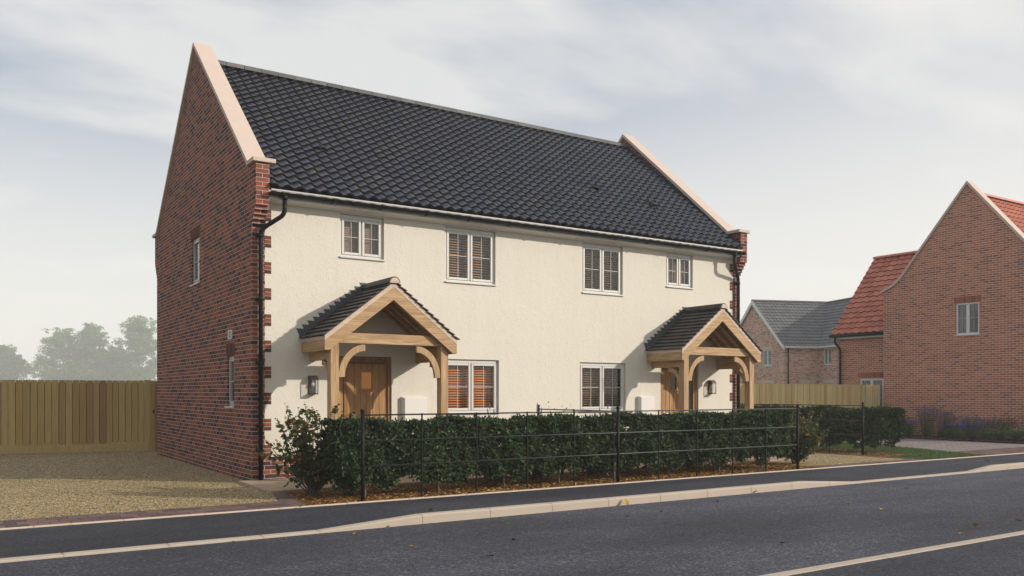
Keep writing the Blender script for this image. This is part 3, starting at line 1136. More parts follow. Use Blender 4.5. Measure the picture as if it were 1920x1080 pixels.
window(*WIN['w1'], 'blind_grey', True)
window(*WIN['w2'], 'blind_tan', False, 30)
window(*WIN['w3'], 'blind_brown', False, 24)
window(*WIN['w4'], 'blind_grey', True)
window(*WIN['w5'], 'blind_orange', False, 40)
window(*WIN['w6'], 'blind_brown', False, 28)

# gable windows: narrow single casements
for y0, y1, z0, z1 in GH:
    mb = MB()
    xr = .045
    F = .045
    for (p, q, r, s) in ((y0+.002, y0+F, z0+.02, z1-.002), (y1-F, y1-.002, z0+.02, z1-.002), (y0+F, y1-F, z0+.02, z0+.08), (y0+F, y1-F, z1-.065, z1-.002)):
        mb.bbox(xr, xr+.06, p, q, r, s, .004)
    fr_ = mb.build('window', 'upvc_side', house)
    mb = MB()
    for (p, q, r, s) in ((y0+F, y0+F+.036, z0+.08, z1-.065), (y1-F-.036, y1-F, z0+.08, z1-.065), (y0+F+.036, y1-F-.036, z0+.08, z0+.116), (y0+F+.036, y1-F-.036, z1-.101, z1-.065)):
        mb.bbox(xr-.012, xr+.04, p, q, r, s, .005)
    mb.build('sash', 'upvc_side', fr_)
    mb = MB()
    zc = (z0+z1)/2
    mb.bbox(xr+.002, xr+.016, y0+F+.036, y1-F-.036, zc-.008, zc+.008, .002)
    mb.build('glazing_bar', 'bar', fr_)
    mb = MB()
    mb.quad((xr+.018, y0+F+.036, z0+.116), (xr+.018, y1-F-.036, z0+.116), (xr+.018, y1-F-.036, z1-.101), (xr+.018, y0+F+.036, z1-.101))
    mb.build('pane', 'glass', fr_)
    mb = MB()
    mb.bbox(-.035, xr+.02, y0-.02, y1+.02, z0-.01, z0+.02, .006)
    mb.build('sill', 'upvc', fr_)
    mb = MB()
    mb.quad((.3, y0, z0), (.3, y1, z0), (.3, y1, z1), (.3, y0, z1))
    mb.build('blind', 'dark_in', fr_)  # flat dark sheet standing in for the unlit room, not a blind
# small extractor grille on the gable
mb = MB()
mb.bbox(-.02, .01, 1.18, 1.40, 2.455, 2.475, .003)
mb.bbox(-.02, .01, 1.18, 1.40, 2.60, 2.62, .003)
mb.bbox(-.02, .01, 1.18, 1.21, 2.475, 2.60, .003)
mb.bbox(-.02, .01, 1.37, 1.40, 2.475, 2.60, .003)
for i in range(5):
    mb.box(-.012, .004, 1.21, 1.37, 2.485+i*.024, 2.492+i*.024)
mb.cur = 1
mb.quad((-.004, 1.2, 2.47), (-.004, 1.38, 2.47), (-.004, 1.38, 2.61), (-.004, 1.2, 2.61))
mb.build('wall_vent', ['upvc_grey', 'dark_in'], house)


# ------------------------------------------------------------------ doors
def door(x0, x1, z0, z1, leaf_x0, leaf_x1, glass_m, side_glass):
    mb = MB()
    y = .03
    for (p, q, r, s) in ((x0+.002, x0+.06, z0, z1-.002), (x1-.06, x1-.002, z0, z1-.002), (x0+.06, x1-.06, z1-.06, z1-.002)):
        mb.bbox(p, q, y, y+.09, r, s, .004)
    for xx in (leaf_x0-.05, leaf_x1):
        mb.bbox(xx+.003, xx+.047, y+.012, y+.09, z0, z1-.06, .004)
    mb.bbox(leaf_x0, leaf_x1, y+.014, y+.08, z1-.105, z1-.062, .004)
    mb.quad((x0, y+.1, z0), (x1, y+.1, z0), (x1, y+.1, z1), (x0, y+.1, z1))
    fr_ = None
    # leaf of vertical planks
    gx0, gx1 = (leaf_x0+leaf_x1)/2-.10, (leaf_x0+leaf_x1)/2+.10
    gz0, gz1 = 1.575, 1.87
    lf = MB()
    n = 6
    w = (leaf_x1-leaf_x0-.06)/n
    for i in range(n):
        a = leaf_x0+.03+w*i
        a0, a1 = a+.003, a+w-.003
        segs = [(z0+.02, z1-.13)]
        if a1 > gx0+.0 and a0 < gx1:
            segs = [(z0+.02, gz0), (gz1, z1-.13)]
        for s0, s1 in segs:
            lf.bbox(a0, a1, y+.034, y+.07, s0, s1, .004)
        if a0 < gx0 < a1:
            lf.bbox(a0, gx0-.001, y+.034, y+.07, gz0+.001, gz1-.001, .002)
        if a0 < gx1 < a1:
            lf.bbox(gx1+.001, a1, y+.034, y+.07, gz0+.001, gz1-.001, .002)
    lf.bbox(leaf_x0+.004, leaf_x0+.03, y+.03, y+.07, z0+.02, z1-.11, .004)
    lf.bbox(leaf_x1-.03, leaf_x1-.004, y+.03, y+.07, z0+.02, z1-.11, .004)
    lf.box(leaf_x0+.02, leaf_x1-.02, y+.066, y+.072, z0+.02, gz0)
    d = lf.build('door', 'oak_door', house)
    mb.build('door_frame', 'oak_door_frame', d)
    mb = MB()
    for (p, q, r, s) in ((gx0-.03, gx0, gz0-.03, gz1+.03), (gx1, gx1+.03, gz0-.03, gz1+.03), (gx0, gx1, gz0-.03, gz0), (gx0, gx1, gz1, gz1+.03)):
        mb.bbox(p, q, y+.022, y+.05, r, s, .005)
    mb.bbox(gx0-.045, gx1+.045, y+.012, y+.05, gz0-.045, gz0-.028, .004)
    mb.build('glazing_bead', 'oak_door', d)
    mb = MB()
    mb.quad((gx0, y+.05, gz0), (gx1, y+.05, gz0), (gx1, y+.05, gz1), (gx0, y+.05, gz1))
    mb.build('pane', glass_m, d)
    # side panel
    sx0, sx1 = (x0+.06, leaf_x0-.05) if leaf_x0-x0 > x1-leaf_x1 else (leaf_x1+.05, x1-.06)
    if side_glass:
        mb = MB()
        mb.bbox(sx0+.003, sx0+.055, y+.02, y+.08, z0, z1-.062, .003)
        mb.bbox(sx1-.055, sx1-.003, y+.02, y+.08, z0, z1-.062, .003)
        mb.bbox(sx0+.055, sx1-.055, y+.02, y+.08, z0, .5, .003)
        mb.bbox(sx0+.055, sx1-.055, y+.02, y+.08, z1-.16, z1-.062, .003)
        sp = mb.build('side_panel', 'oak_door', d)
        mb = MB()
        mb.quad((sx0+.055, y+.05, .5), (sx1-.055, y+.05, .5), (sx1-.055, y+.05, z1-.16), (sx0+.055, y+.05, z1-.16))
        mb.build('side_pane', 'dark_glass', d)
    else:
        mb = MB()
        k = 2
        for i in range(k):
            w = (sx1-sx0)/k
            mb.bbox(sx0+w*i+.003, sx0+w*(i+1)-.003, y+.03, y+.08, z0, z1-.062, .004)
        mb.build('side_panel', 'oak_door', d)
    mb = MB()
    hx = leaf_x1-.09 if leaf_x0-x0 > x1-leaf_x1 else leaf_x0+.09
    sg = -1 if hx > (leaf_x0+leaf_x1)/2 else 1
    mb.tube(smooth_path([(hx, y+.034, 1.04), (hx, y-.03, 1.04), (hx+sg*.13, y-.03, 1.035)]), .011, 8)
    mb.bbox(hx-.02, hx+.02, y+.024, y+.036, .96, 1.12, .004)
    mb.build('handle', 'steel', d)


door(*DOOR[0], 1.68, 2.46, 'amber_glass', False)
door(*DOOR[1], 9.16, 9.90, 'dark_glass', True)


# ------------------------------------------------------------------ porches
def porch(cx):
    """gabled oak porch with plain tiles; cx = ridge line"""
    yf = -1.1                # front face of barge boards
    hw = 1.21
    zt, za = 2.43, 3.36
    sl = math.atan2(za-zt, hw)
    p = thing('porch', None, None)
    p.parent = house
    del_cat = p
    # posts
    for sx in (-1, 1):
        xo = cx+sx*1.085
        a, b = sorted((xo, xo-sx*.15))
        mb = MB()
        mb.bbox(a, b, -1.02, -.87, .06, 2.31, .008)
        mb.build('post', 'oak_z', p)
        # stone pad
        mb = MB()
        mb.bbox(a-.02, b+.02, -1.04, -.85, .055, .12, .006)
        mb.build('post_base', 'slab', p)
        # wall plate running back to the wall
        mb = MB()
        mb.bbox(a+.015, b-.015, -.868, -.004, 2.05, 2.28, .006)
        mb.bbox(a+.015, b-.015, -1.0, -.868, 2.31, 2.36, .006)
        mb.build('wall_plate', 'oak_y', p)
        # side fascia at the eave: oak with a pale tilting strip
        mb = MB()
        a2, b2 = sorted((cx+sx*hw, cx+sx*(hw-.03)))
        mb.bbox(a2, b2, yf+.035, -.004, 2.185, 2.35, .004)
        mb.build('eave_board', 'oak_y', p)
        mb = MB()
        mb.bbox(a2, b2, yf+.035, -.004, 2.353, 2.42, .004)
        mb.build('tilting_strip', 'oak_pale', p)
        # curved brace in the front plane
        mb = MB()
        xi = xo-sx*.15
        pts_o, pts_i = [], []
        for i in range(11):
            th = (PI/2)*i/10
            R = .50
            ox = xi+sx*.0-sx*(R*(1-math.cos(th)))*.92
            oz = 1.73+R*math.sin(th)*1.14
            pts_o.append((ox, oz))
        # outer curve is nearer the post/beam corner
        inner = []
        for i in range(11):
            th = (PI/2)*i/10
            R = .50
            inner.append((xi-sx*(.085+R*(1-math.cos(th))*.86), 1.70+(R*math.sin(th))*1.03+.03))
        c0 = [(xi, 1.72)]+[(x_, z_) for x_, z_ in pts_o]
        prof = [(xi-sx*.004, 1.76)]
        A = []
        B = []
        for i in range(13):
            q = i/12
            # arc from the post (vertical tangent) to the beam (near horizontal tangent)
            ax_ = xi-sx*(.46*(1-math.cos(q*PI/2)))
            az_ = 1.76+.54*math.sin(q*PI/2)
            tx, tz = -sx*math.sin(q*PI/2)*.46, math.cos(q*PI/2)*.54
            ll = math.hypot(tx, tz)
            nx, nz = (-sx)*abs(tz)/ll, -abs(tx)/ll
            A.append((ax_, min(az_, 2.30)))
            B.append((ax_+nx*.105, az_+nz*.105))
        A[-1] = (A[-1][0], 2.30)
        poly = A+B[::-1]
        if sx > 0:
            poly = poly[::-1]
        n_ = len(A)
        vs = [(x_, -1.005, z_) for x_, z_ in A]+[(x_, -1.005, z_) for x_, z_ in B]+[(x_, -.945, z_) for x_, z_ in A]+[(x_, -.945, z_) for x_, z_ in B]
        fs = []
        for i in range(n_-1):
            fs += [(i, i+1, n_+i+1, n_+i), (2*n_+i+1, 2*n_+i, 3*n_+i, 3*n_+i+1), (i+1, i, 2*n_+i, 2*n_+i+1), (n_+i, n_+i+1, 3*n_+i+1, 3*n_+i)]
        fs += [(0, n_, 3*n_, 2*n_), (n_-1, 2*n_-1, 4*n_-1, 3*n_-1)]
        mb.add(vs, fs)
        mb.build('brace', 'oak_z', p)
        # brace under the wall plate
        mb = MB()
        A, B = [], []
        for i in range(9):
            q = i/8
            yy = -.87+.36*(1-math.cos(q*PI/2))
            zz_ = 1.72+.33*math.sin(q*PI/2)
            ty, tz = math.sin(q*PI/2)*.36, math.cos(q*PI/2)*.33
            ll = math.hypot(ty, tz)
            A.append((yy, min(zz_, 2.05)))
            B.append((yy+tz/ll*.085, zz_-ty/ll*.085))
        n_ = len(A)
        xm0, xm1 = a+.045, b-.045
        vs = [(xm0, y_, z_) for y_, z_ in A]+[(xm0, y_, z_) for y_, z_ in B]+[(xm1, y_, z_) for y_, z_ in A]+[(xm1, y_, z_) for y_, z_ in B]
        fs = []
        for i in range(n_-1):
            fs += [(i, i+1, n_+i+1, n_+i), (2*n_+i+1, 2*n_+i, 3*n_+i, 3*n_+i+1), (i+1, i, 2*n_+i, 2*n_+i+1), (n_+i, n_+i+1, 3*n_+i+1, 3*n_+i)]
        fs += [(0, n_, 3*n_, 2*n_), (n_-1, 2*n_-1, 4*n_-1, 3*n_-1)]
        mb.add(vs, fs)
        mb.build('brace', 'oak_z', p)
        # barge board (oak) with pale upper board
        tn = math.tan(sl)
        mb = MB()
        poly = [(cx+sx*hw, 2.195), (cx+sx*hw, zt-.085), (cx, za-.085), (cx, za-.085-.215)]
        poly[0] = (cx+sx*(hw-.075), 2.19)
        poly.insert(1, (cx+sx*hw, 2.19))
        mb.prism(poly if sx < 0 else poly[::-1], 'y', yf, yf+.045)
        mb.build('barge_board', 'oak_x', p)
        mb = MB()
        poly = [(cx+sx*hw, zt-.083), (cx+sx*hw, zt), (cx, za), (cx, za-.083)]
        mb.prism(poly if sx < 0 else poly[::-1], 'y', yf-.004, yf+.041)
        mb.build('undercloak', 'oak_pale_x', p)
        # roof boarding and rafters under the tiles
        mb = MB()
        poly = [(cx+sx*(hw-.032), zt-.02+.032*tn*0), (cx+sx*(hw-.032), zt-.045), (cx, za-.065), (cx, za-.03)]
        mb.prism(poly if sx < 0 else poly[::-1], 'y', yf+.047, -.004)
        mb.build('roof_boarding', 'oak_y', p)
        for yy in (-.78, -.52, -.26, -.06):
            mb = MB()
            poly = [(cx+sx*(hw-.04), zt-.06), (cx+sx*(hw-.04), zt-.14), (cx, za-.19), (cx, za-.068)]
            mb.prism(poly if sx < 0 else poly[::-1], 'y', yy-.025, yy+.025)
            mb.build('rafter', 'oak_x', p)
        # plain tiles
        mb = MB()
        s = Vector((-sx*math.cos(sl), 0, math.sin(sl)))
        ln = hw/math.cos(sl)+.03
        rows = 12
        org = Vector((cx+sx*(hw+.03), 0, zt-.03*tn+.008))
        nrm = Vector((sx*math.sin(sl), 0, math.cos(sl)))
        ptc = ln/rows
        wid = .165
        for r in range(rows):
            y = yf-.035-(wid/2 if r % 2 else 0)
            while y < -.004:
                y0, y1 = max(y, yf-.035)+.0015, min(y+wid, -.004)-.0015
                if y1-y0 > .02:
                    j = (random.random()-.5)*.005
                    c = org+s*(ptc*r+j)
                    t0, t1 = ptc*1.0+.02, .017
                    a0 = c+nrm*.036
                    b0 = c+s*t0+nrm*.004
                    if r == rows-1:
                        b0 = c+s*ptc*.98+nrm*.008
                    vs = []
                    for yy in (y0, y1):
                        for q, hh_ in ((a0, 0), (b0, 0), (b0, -t1*.6), (a0, -t1)):
                            vs.append((q.x+nrm.x*hh_, yy, q.z+nrm.z*hh_))
                    mb.add(vs, [(0, 1, 2, 3), (7, 6, 5, 4), (0, 4, 5, 1), (3, 2, 6, 7), (0, 3, 7, 4), (1, 5, 6, 2)])
                y += wid
        mb.build('porch_roof', 'slate', p)
        # stepped lead teeth against the wall
        mb = MB()
        k = 13
        for i in range(k):
            q0, q1 = i/k, (i+1)/k
            xa, xb = cx+sx*hw*(1-q0)*1.03, cx+sx*hw*(1-q1)*1.03
            z_a, z_b = zt+(za-zt)*q0+.01, zt+(za-zt)*q1+.01
            yy = -.006-.002*(i % 2)
            mb.add([(xa, yy, z_a), (xb, yy, z_b), (xb-sx*.01, yy, z_b+.085), (xa+sx*.055, yy, z_b+.088), (xa+sx*.004, yy, z_a+.045)], [(0, 1, 2, 3, 4)])
        yq = -.10
        mb.add([(cx+sx*(hw+.02), -.012, zt+.045), (cx, -.012, za+.045), (cx, yq, za+.038), (cx+sx*(hw+.02), yq, zt+.036)], [(0, 1, 2, 3)])
        mb.build('flashing', 'lead', p)
    # tie beam
    mb = MB()
    mb.bbox(cx-1.02, cx+1.02, -1.012, -.885, 2.312, 2.485, .006)
    mb.build('tie_beam', 'oak_x', p)
    mb = MB()
    mb.bbox(cx-.03, cx+.03, yf+.05, -.004, za-.23, za-.07, .004)
    mb.build('ridge_board', 'oak_y', p)
    # half round ridge
    mb = MB()
    ridge_run(mb, (cx, yf-.04, za-.015), (cx, -.012, za-.015), .105, .30, 12, 1.0, .004)
    mb.build('ridge', 'ridge_dark', p)
    mb = MB()
    mb.prism([(cx+math.cos(PI*i/10)*.088, za-.02+math.sin(PI*i/10)*.088) for i in range(11)], 'y', yf-.047, yf-.03)
    mb.build('ridge_mortar', 'oak_pale_x', p)


porch(2.055)
porch(9.885)


# wall lanterns and meter boxes
def lantern(x, label):
    o = thing('wall_lantern', label, 'wall lamp', (x, 0, 1.63))
    w, h0, h1, d = .068, 1.475, 1.795, .135
    mb = MB()
    mb.bbox(x-w+.004, x+w-.004, -.018, -.004, h0+.02, h1-.01, .003)
    mb.build('back_plate', 'lamp_metal', o)
    mb = MB()
    prof = [(-.002, h1), (-d*.55, h1), (-d*.85, h1-.022), (-d, h1-.062), (-d, h1-.075), (-.002, h1-.075)]
    mb.prism(prof, 'x', x-w, x+w)
    mb.build('hood', 'lamp_metal', o)
    mb = MB()
    mb.bbox(x-w, x+w, -d, -.004, h0, h0+.02, .003)
    for sx in (-1, 1):
        a, b = sorted((x+sx*w, x+sx*(w-.012)))
        mb.bbox(a, b, -d, -d+.012, h0+.02, h1-.075, .002)
        mb.bbox(a, b, -.016, -.004, h0+.02, h1-.075, .002)
    mb.build('cage', 'lamp_metal', o)
    mb = MB()
    mb.quad((x-w+.008, -d+.006, h0+.02), (x+w-.008, -d+.006, h0+.02), (x+w-.008, -d+.006, h1-.075), (x-w+.008, -d+.006, h1-.075))
    for sx in (-1, 1):
        xx = x+sx*(w-.006)
        mb.quad((xx, -d+.012, h0+.02), (xx, -.016, h0+.02), (xx, -.016, h1-.075), (xx, -d+.012, h1-.075))
    mb.build('lamp_glass', 'glass', o)
    mb = MB()
    mb.tube([(x, -.065, h1-.075), (x, -.065, h1-.12)], .016, 10)
    mb.sphere((x, -.065, h1-.15), .03, 10, 8, 1.2)
    mb.build('bulb', 'meter', o)


# children coordinates are world based: parent at its base
_b = MB.build


def build_rel(self, name, mats, parent=None, origin=None):
    if parent is not None:
        wp = Vector((0, 0, 0))
        pp = parent
        while pp is not None:
            wp += Vector(pp.location)
            pp = pp.parent
        ob = _b(self, name, mats, None, origin)
        ob.parent = parent
        ob.location = Vector(ob.location)-wp
        return ob
    return _b(self, name, mats, None, origin)


MB.build = build_rel

lantern(1.03, 'black half lantern on the cream wall between the brick corner and the left porch')
lantern(10.63, 'black half lantern on the cream wall under the far right porch')


def meter(x0, x1, label):
    mb = MB()
    y = -.10
    c = .035
    z0, z1 = .80, 1.425
    front = [(x0+c, y, z0+c), (x1-.008, y, z0+c), (x1-.008, y, z1-c*.7), (x0+c, y, z1-c*.7)]
    mid = [(x0, y+c, z0), (x1, y+.02, z0), (x1, y+.02, z1), (x0, y+c, z1)]
    back = [(x0, -.003, z0), (x1, -.003, z0), (x1, -.003, z1), (x0, -.003, z1)]
    mb.add(front+mid+back, [(0, 1, 2, 3)]+[(i, (i+1) % 4, 4+(i+1) % 4, 4+i) for i in range(4)]+[(4+i, 4+(i+1) % 4, 8+(i+1) % 4, 8+i) for i in range(4)])
    o = mb.build('meter_box', 'meter', None, ((x0+x1)/2, 0, z0))
    return tag(o, label, 'meter box')


meter(2.715, 3.20, 'white meter box on the wall between the left front door and the orange blinds')
meter(8.40, 8.83, 'white meter box on the wall beside the right hand front door')


# ------------------------------------------------------------------ fences
def board_fence(mb, a, b, z0, z1, bw, face, gap=.010, thick=.018):
    a, b = Vector((*a, 0)), Vector((*b, 0))
    d = (b-a)
    ln = d.length
    d.normalize()
    nr = Vector((d.y, -d.x, 0))*face
    s = 0
    i = 0
    while s < ln-.01:
        w = min(bw*(.92+.16*random.random()), ln-s)
        off = nr*(.016*(i % 2)+.004*random.random())
        c = a+d*(s+w/2)+off
        mb.obox((c.x, c.y, (z0+z1)/2), d, nr, V(0, 0, 1), w-gap, thick, z1-z0+(random.random()-.5)*.012)
        s += w
        i += 1
    return d, nr


fl = thing('fence', 'weathered brown close boarded fence at the back of the left gravel drive', 'fence', (-4, 9.9, 0))
mb = MB()
fa, fb = (-16.0, 11.70), (-.02, 9.36)
d, nr = board_fence(mb, fa, fb, .21, 1.815, .148, 1)
mb.build('boards', 'board', fl)
mb = MB()
A, B = Vector((*fa, 1.0)), Vector((*fb, 1.0))
mb.obox((A+B)/2-nr*.035, d, nr, V(0, 0, 1), (B-A).length, .02, 1.5)
mb.build('backing_rail', 'twig', fl)
mb = MB()
A, B = Vector((*fa, .12)), Vector((*fb, .12))
mb.obox((A+B)/2+nr*.03, d, nr, V(0, 0, 1), (B-A).length, .03, .18)
mb.build('gravel_board', 'board', fl)
mb = MB()
mb.obox((.055, 9.335, .91), d, nr, V(0, 0, 1), .15, .10, 1.84)
mb.build('post', 'board', fl)

gt = thing('garden_gate', 'narrow wooden gate squeezed between the left fence and the brick gable', 'gate', (.6, 9.2, 0))
mb = MB()
board_fence(mb, (.08, 9.24), (1.2, 9.24), .04, 1.80, .12, 1)
mb.build('boards', 'board', gt)
mb = MB()
mb.bbox(.085, .22, 9.18, 9.22, .0, 1.81, .004)
mb.bbox(.22, 1.2, 9.18, 9.22, 1.70, 1.80, .004)
mb.bbox(.22, 1.2, 9.18, 9.22, .0, .16, .004)
mb.build('gate_frame', 'board', gt)
mb = MB()
mb.bbox(.15, .18, 9.13, 9.18, .98, 1.06, .003)
mb.build('latch', 'iron', gt)

fr2 = thing('fence', 'pale close boarded fence between the cream house and the red brick neighbour', 'fence', (18, 5.3, 0))
mb = MB()
board_fence(mb, (L+.05, 5.1), (23.87, 5.1), .05, 1.80, .16, 1)
mb.build('boards', 'board_pale', fr2)
mb = MB()
board_fence(mb, (23.9, 5.08), (23.9, 4.50), .05, 1.80, .13, 1)
mb.build('return_boards', 'board_pale', fr2)


# ------------------------------------------------------------------ estate railing
def railing(label, posts, main, rails=(1.195, .838, .488), ends=None):
    o = thing('estate_railing', label, 'railing', (posts[0][0], posts[0][1], 0))
    for i, (x, y) in enumerate(posts):
        mb = MB()
        if i in main:
            mb.tube([(x, y, 0), (x, y, 1.215)], .027, 12)
            mb.tube([(x, y, 1.215), (x, y, 1.222), (x, y, 1.232)], [.027, .020, .015], 12)
            p = mb.build('post', 'iron', o)
            mb = MB()
            mb.sphere((x, y, 1.252), .031, 14, 10)
            mb.build('ball_finial', 'iron', p)
        else:
            d = 1 if abs(posts[-1][0]-posts[0][0]) > .1 else 0
            if d:
                mb.bbox(x-.009, x+.009, y-.011, y+.011, 0, 1.212, .002)
            else:
                mb.bbox(x-.011, x+.011, y-.007, y+.007, 0, 1.212, .002)
            mb.build('post', 'iron', o)
    a, b = posts[0], posts[-1]
    for z in rails:
        mb = MB()
        mb.tube([(a[0], a[1], z), (b[0], b[1], z)], .0105 if z < 1 else .011, 8)
        mb.build('rail', 'iron_rail', o)
    return o


fx = [.57+.9085*i for i in range(11)]
railing('long black estate railing with three ball topped posts in front of the hedge', [(x, -3.255) for x in fx], (0, 5, 10))
railing('short black railing dividing the two front gardens behind the hedge', [(5.11, -.95), (5.11, -2.05), (5.11, -3.15)], (0,))
railing('black estate railing along the right hand path in front of the side hedge', [(14.06, -1.633+.93*i) for i in range(8)], (0,))


# ------------------------------------------------------------------ hedges
def hedge(name, label, p0, p1, half, ztop, n, trunks, per):
    """clipped hedge along p0-p1; foliage of many leaves in whorls, open ragged bottom, trunks below"""
    o = thing(name, label, 'hedge', (p0[0], p0[1], 0))
    p0, p1 = np.array(p0), np.array(p1)
    ln = np.linalg.norm(p1-p0)
    d = (p1-p0)/ln
    nr = np.array([d[1], -d[0]])
    s = rng.uniform(0, ln, n)
    q = rng.uniform(-1, 1, n)
    r = rng.uniform(0, 1, n)
    # bottom edge: dips near each stem
    tr = np.array([t_[0] for t_ in trunks])
    ds = np.min(np.abs(s[:, None]-tr[None, :]), axis=1)
    zb = .31-.15*np.exp(-(np.maximum(0, ds-.10)/.22)**2)+.06*np.sin(s*5.1)+.07*np.sin(s*11.3+1.0)
    tl = ztop-.02+.03*np.sin(s*3.7)+.022*np.sin(s*9.1+2)+.03*np.sin(s*17+.5)*rng.uniform(.3, 1, n)
    shell = rng.uniform(0, 1, n)
    # choose which face each whorl sits on
    z = zb+(tl-zb)*r
    w = half*(1+.10*np.sin(s*4.3+z*3)+.08*np.sin(s*8.1-z*6+1)+.07*np.sin(s*13.7+z*9))
    taper = 1-.35*np.clip((.42-z)/.3, 0, 1)
    depth = np.where(shell < .62, rng.uniform(.80, 1.0, n), rng.uniform(.1, .9, n))
    y = np.where(q > -.35, 1, -1)*w*taper*depth
    topm = shell > .82
    z = np.where(topm, tl-rng.uniform(0, .06, n), z)
    y = np.where(topm, q*w, y)
    ends = 1-np.clip((.12-np.minimum(s, ln-s))/.12, 0, 1)*.4
    y *= ends
    cen = np.stack([p0[0]+d[0]*s+nr[0]*y, p0[1]+d[1]*s+nr[1]*y, z], axis=1)
    outd = np.stack([nr[0]*np.sign(y)+0*s, nr[1]*np.sign(y), np.full(n, .35)], axis=1)
    outd[topm] = np.array([0, 0, 1.0])
    outd = norm(outd+rng.normal(size=(n, 3))*.38)
    # whorl of leaves round each shoot
    up0 = norm(np.cross(outd, rnd_dirs(n)))
    up1 = np.cross(outd, up0)
    P, Dd, U = [], [], []
    for k in range(per):
        a = 2*PI*k/per+rng.uniform(-.4, .4, n)
        rad = up0*np.cos(a)[:, None]+up1*np.sin(a)[:, None]
        sp = rng.uniform(.5, 1.3, n)[:, None]
        dd = norm(outd*(1.0-.25*sp)+rad*sp)
        P.append(cen+rng.normal(size=(n, 3))*.010)
        Dd.append(dd)
        U.append(outd+np.array([0, 0, .4])-rad*.2)
    P, Dd, U = np.concatenate(P), np.concatenate(Dd), np.concatenate(U)
    N = len(P)
    ob = leaves('foliage', P, Dd, U, rng.uniform(.05, .085, N), rng.uniform(.022, .034, N), 'hedge_leaf', None, None)
    ob.parent = o
    ob.location = -Vector(o.location)
    for s_, off in trunks:
        x, y_ = p0+d*s_+nr*off
        mb = MB()
        k = random.uniform(-.02, .02)
        mb.tube([(x, y_, -.01), (x+k*.3, y_, .16), (x+k, y_+.02, .36), (x+k*2, y_, .75)], [.021, .018, .016, .008], 8)
        mb.build('trunk', 'bark', o)
    return o


tp = (.72, 1.90, 3.06, 4.12, 5.30, 6.55, 7.84, 9.0)
hedge('hedge', 'long clipped dark green hedge standing behind the front railing', (.22, -2.76), (9.78, -2.74), .34, 1.085, 17000, [(x_-.22+.03, .15) for x_ in tp], 5)
hedge('hedge', 'short dark green side hedge beside the lawn behind the right railing', (14.98, -1.90), (15.15, 4.6), .43, 1.10, 9000, [(.55, .0), (1.75, -.3), (3.0, .1)], 5)


# ------------------------------------------------------------------ multi-stem shrubs
def shrub(name, label, base, stems, hmax, spread, lean, nl, leaf, amber, seed, bias=(0, 0)):
    r_ = np.random.default_rng(seed)
    o = thing(name, label, 'shrub', (base[0], base[1], 0))
    mb = MB()
    P, Dd, U, mi, S = [], [], [], [], []
    for k in range(stems):
        a = 2*PI*k/stems+r_.uniform(-.35, .35)
        out = spread*math.sqrt(r_.uniform(.02, 1))
        h = hmax*r_.uniform(.60, 1.0)*(1-.32*(out/spread)**2)
        end = Vector((math.cos(a)*out+bias[0]*h, math.sin(a)*out*.8+bias[1]*h, h))
        midp = Vector((end.x*.42, end.y*.42, h*.45))
        b0 = Vector((base[0]+r_.uniform(-.05, .05), base[1]+r_.uniform(-.05, .05), 0))
        pts = []
        for i in range(9):
            q = i/8
            p = midp*(2*q*(1-q))+end*(q*q)
            p = p+Vector((math.sin(q*7+k), math.cos(q*6+k*2), 0))*.018*q
            pts.append(b0+p)
        mb.tube(pts, [.0085*(1-.75*i/8)+.0015 for i in range(9)], 5, cap=False)
        # side twigs with opposite round leaves
        for j in range(nl):
            q = r_.uniform(.22, 1.0)**.85
            i = min(7, int(q*8))
            p = np.array(pts[i])+(np.array(pts[i+1])-np.array(pts[i]))*(q*8-i)
            tg = np.array((pts[i+1]-pts[i]).normalized())
            tw = r_.normal(size=3)
            tw = tw-tg*tw.dot(tg)*.7
            tw /= np.linalg.norm(tw)
            tl = r_.uniform(.02, .16)*(1.15-q)
            for m_ in range(3):
                pp = p+tw*tl*(m_+1)/3+r_.normal(size=3)*.008
                dd = tw+r_.normal(size=3)*.55+tg*.3
                P.append(pp)
                Dd.append(dd)
                U.append(np.array([0, 0, 1.0])+r_.normal(size=3)*.5)
                S.append(leaf*r_.uniform(.65, 1.1))
                mi.append(1 if r_.uniform() < amber*(.25+1.3*q*q) else 0)
        # leafy tip
        tg = np.array((pts[-1]-pts[-2]).normalized())
        for m_ in range(7):
            q = m_/6
            th = m_*PI/2+r_.uniform(0, 1)
            rad = np.array([math.cos(th), math.sin(th), .25])
            P.append(np.array(pts[-1])-tg*.10+tg*.15*q)
            Dd.append(rad+tg*.5*q)
            U.append(tg+r_.normal(size=3)*.3)
            S.append(leaf*(.85-.4*q))
            mi.append(1 if r_.uniform() < amber*1.6 else 0)
    mb.build('stem', 'twig', o)
    P, Dd, U, S = np.array(P), np.array(Dd), np.array(U), np.array(S)
    ob = leaves('foliage', P, Dd, U, S, S*.86, ['bush_leaf', 'amber_leaf'], mi, None, .2, .12, 1)
    ob.parent = o
    ob.location = -Vector(o.location)
    return o


shrub('shrub', 'loose amber tipped shrub growing by the brick corner left of the railing', (.20, -2.33), 48, 1.50, .88, 0, 25, .064, .22, 11, (.05, .03))
shrub('shrub', 'loose amber tipped shrub growing by the right end post of the railing', (10.60, -2.45), 42, 1.22, .78, 0, 30, .060, .17, 12, (.22, .1))
shrub('shrub', 'dark shrub with few amber leaves between the first railing post and the left shrub', (.62, -2.62), 24, 1.08, .40, 0, 24, .058, .14, 13)


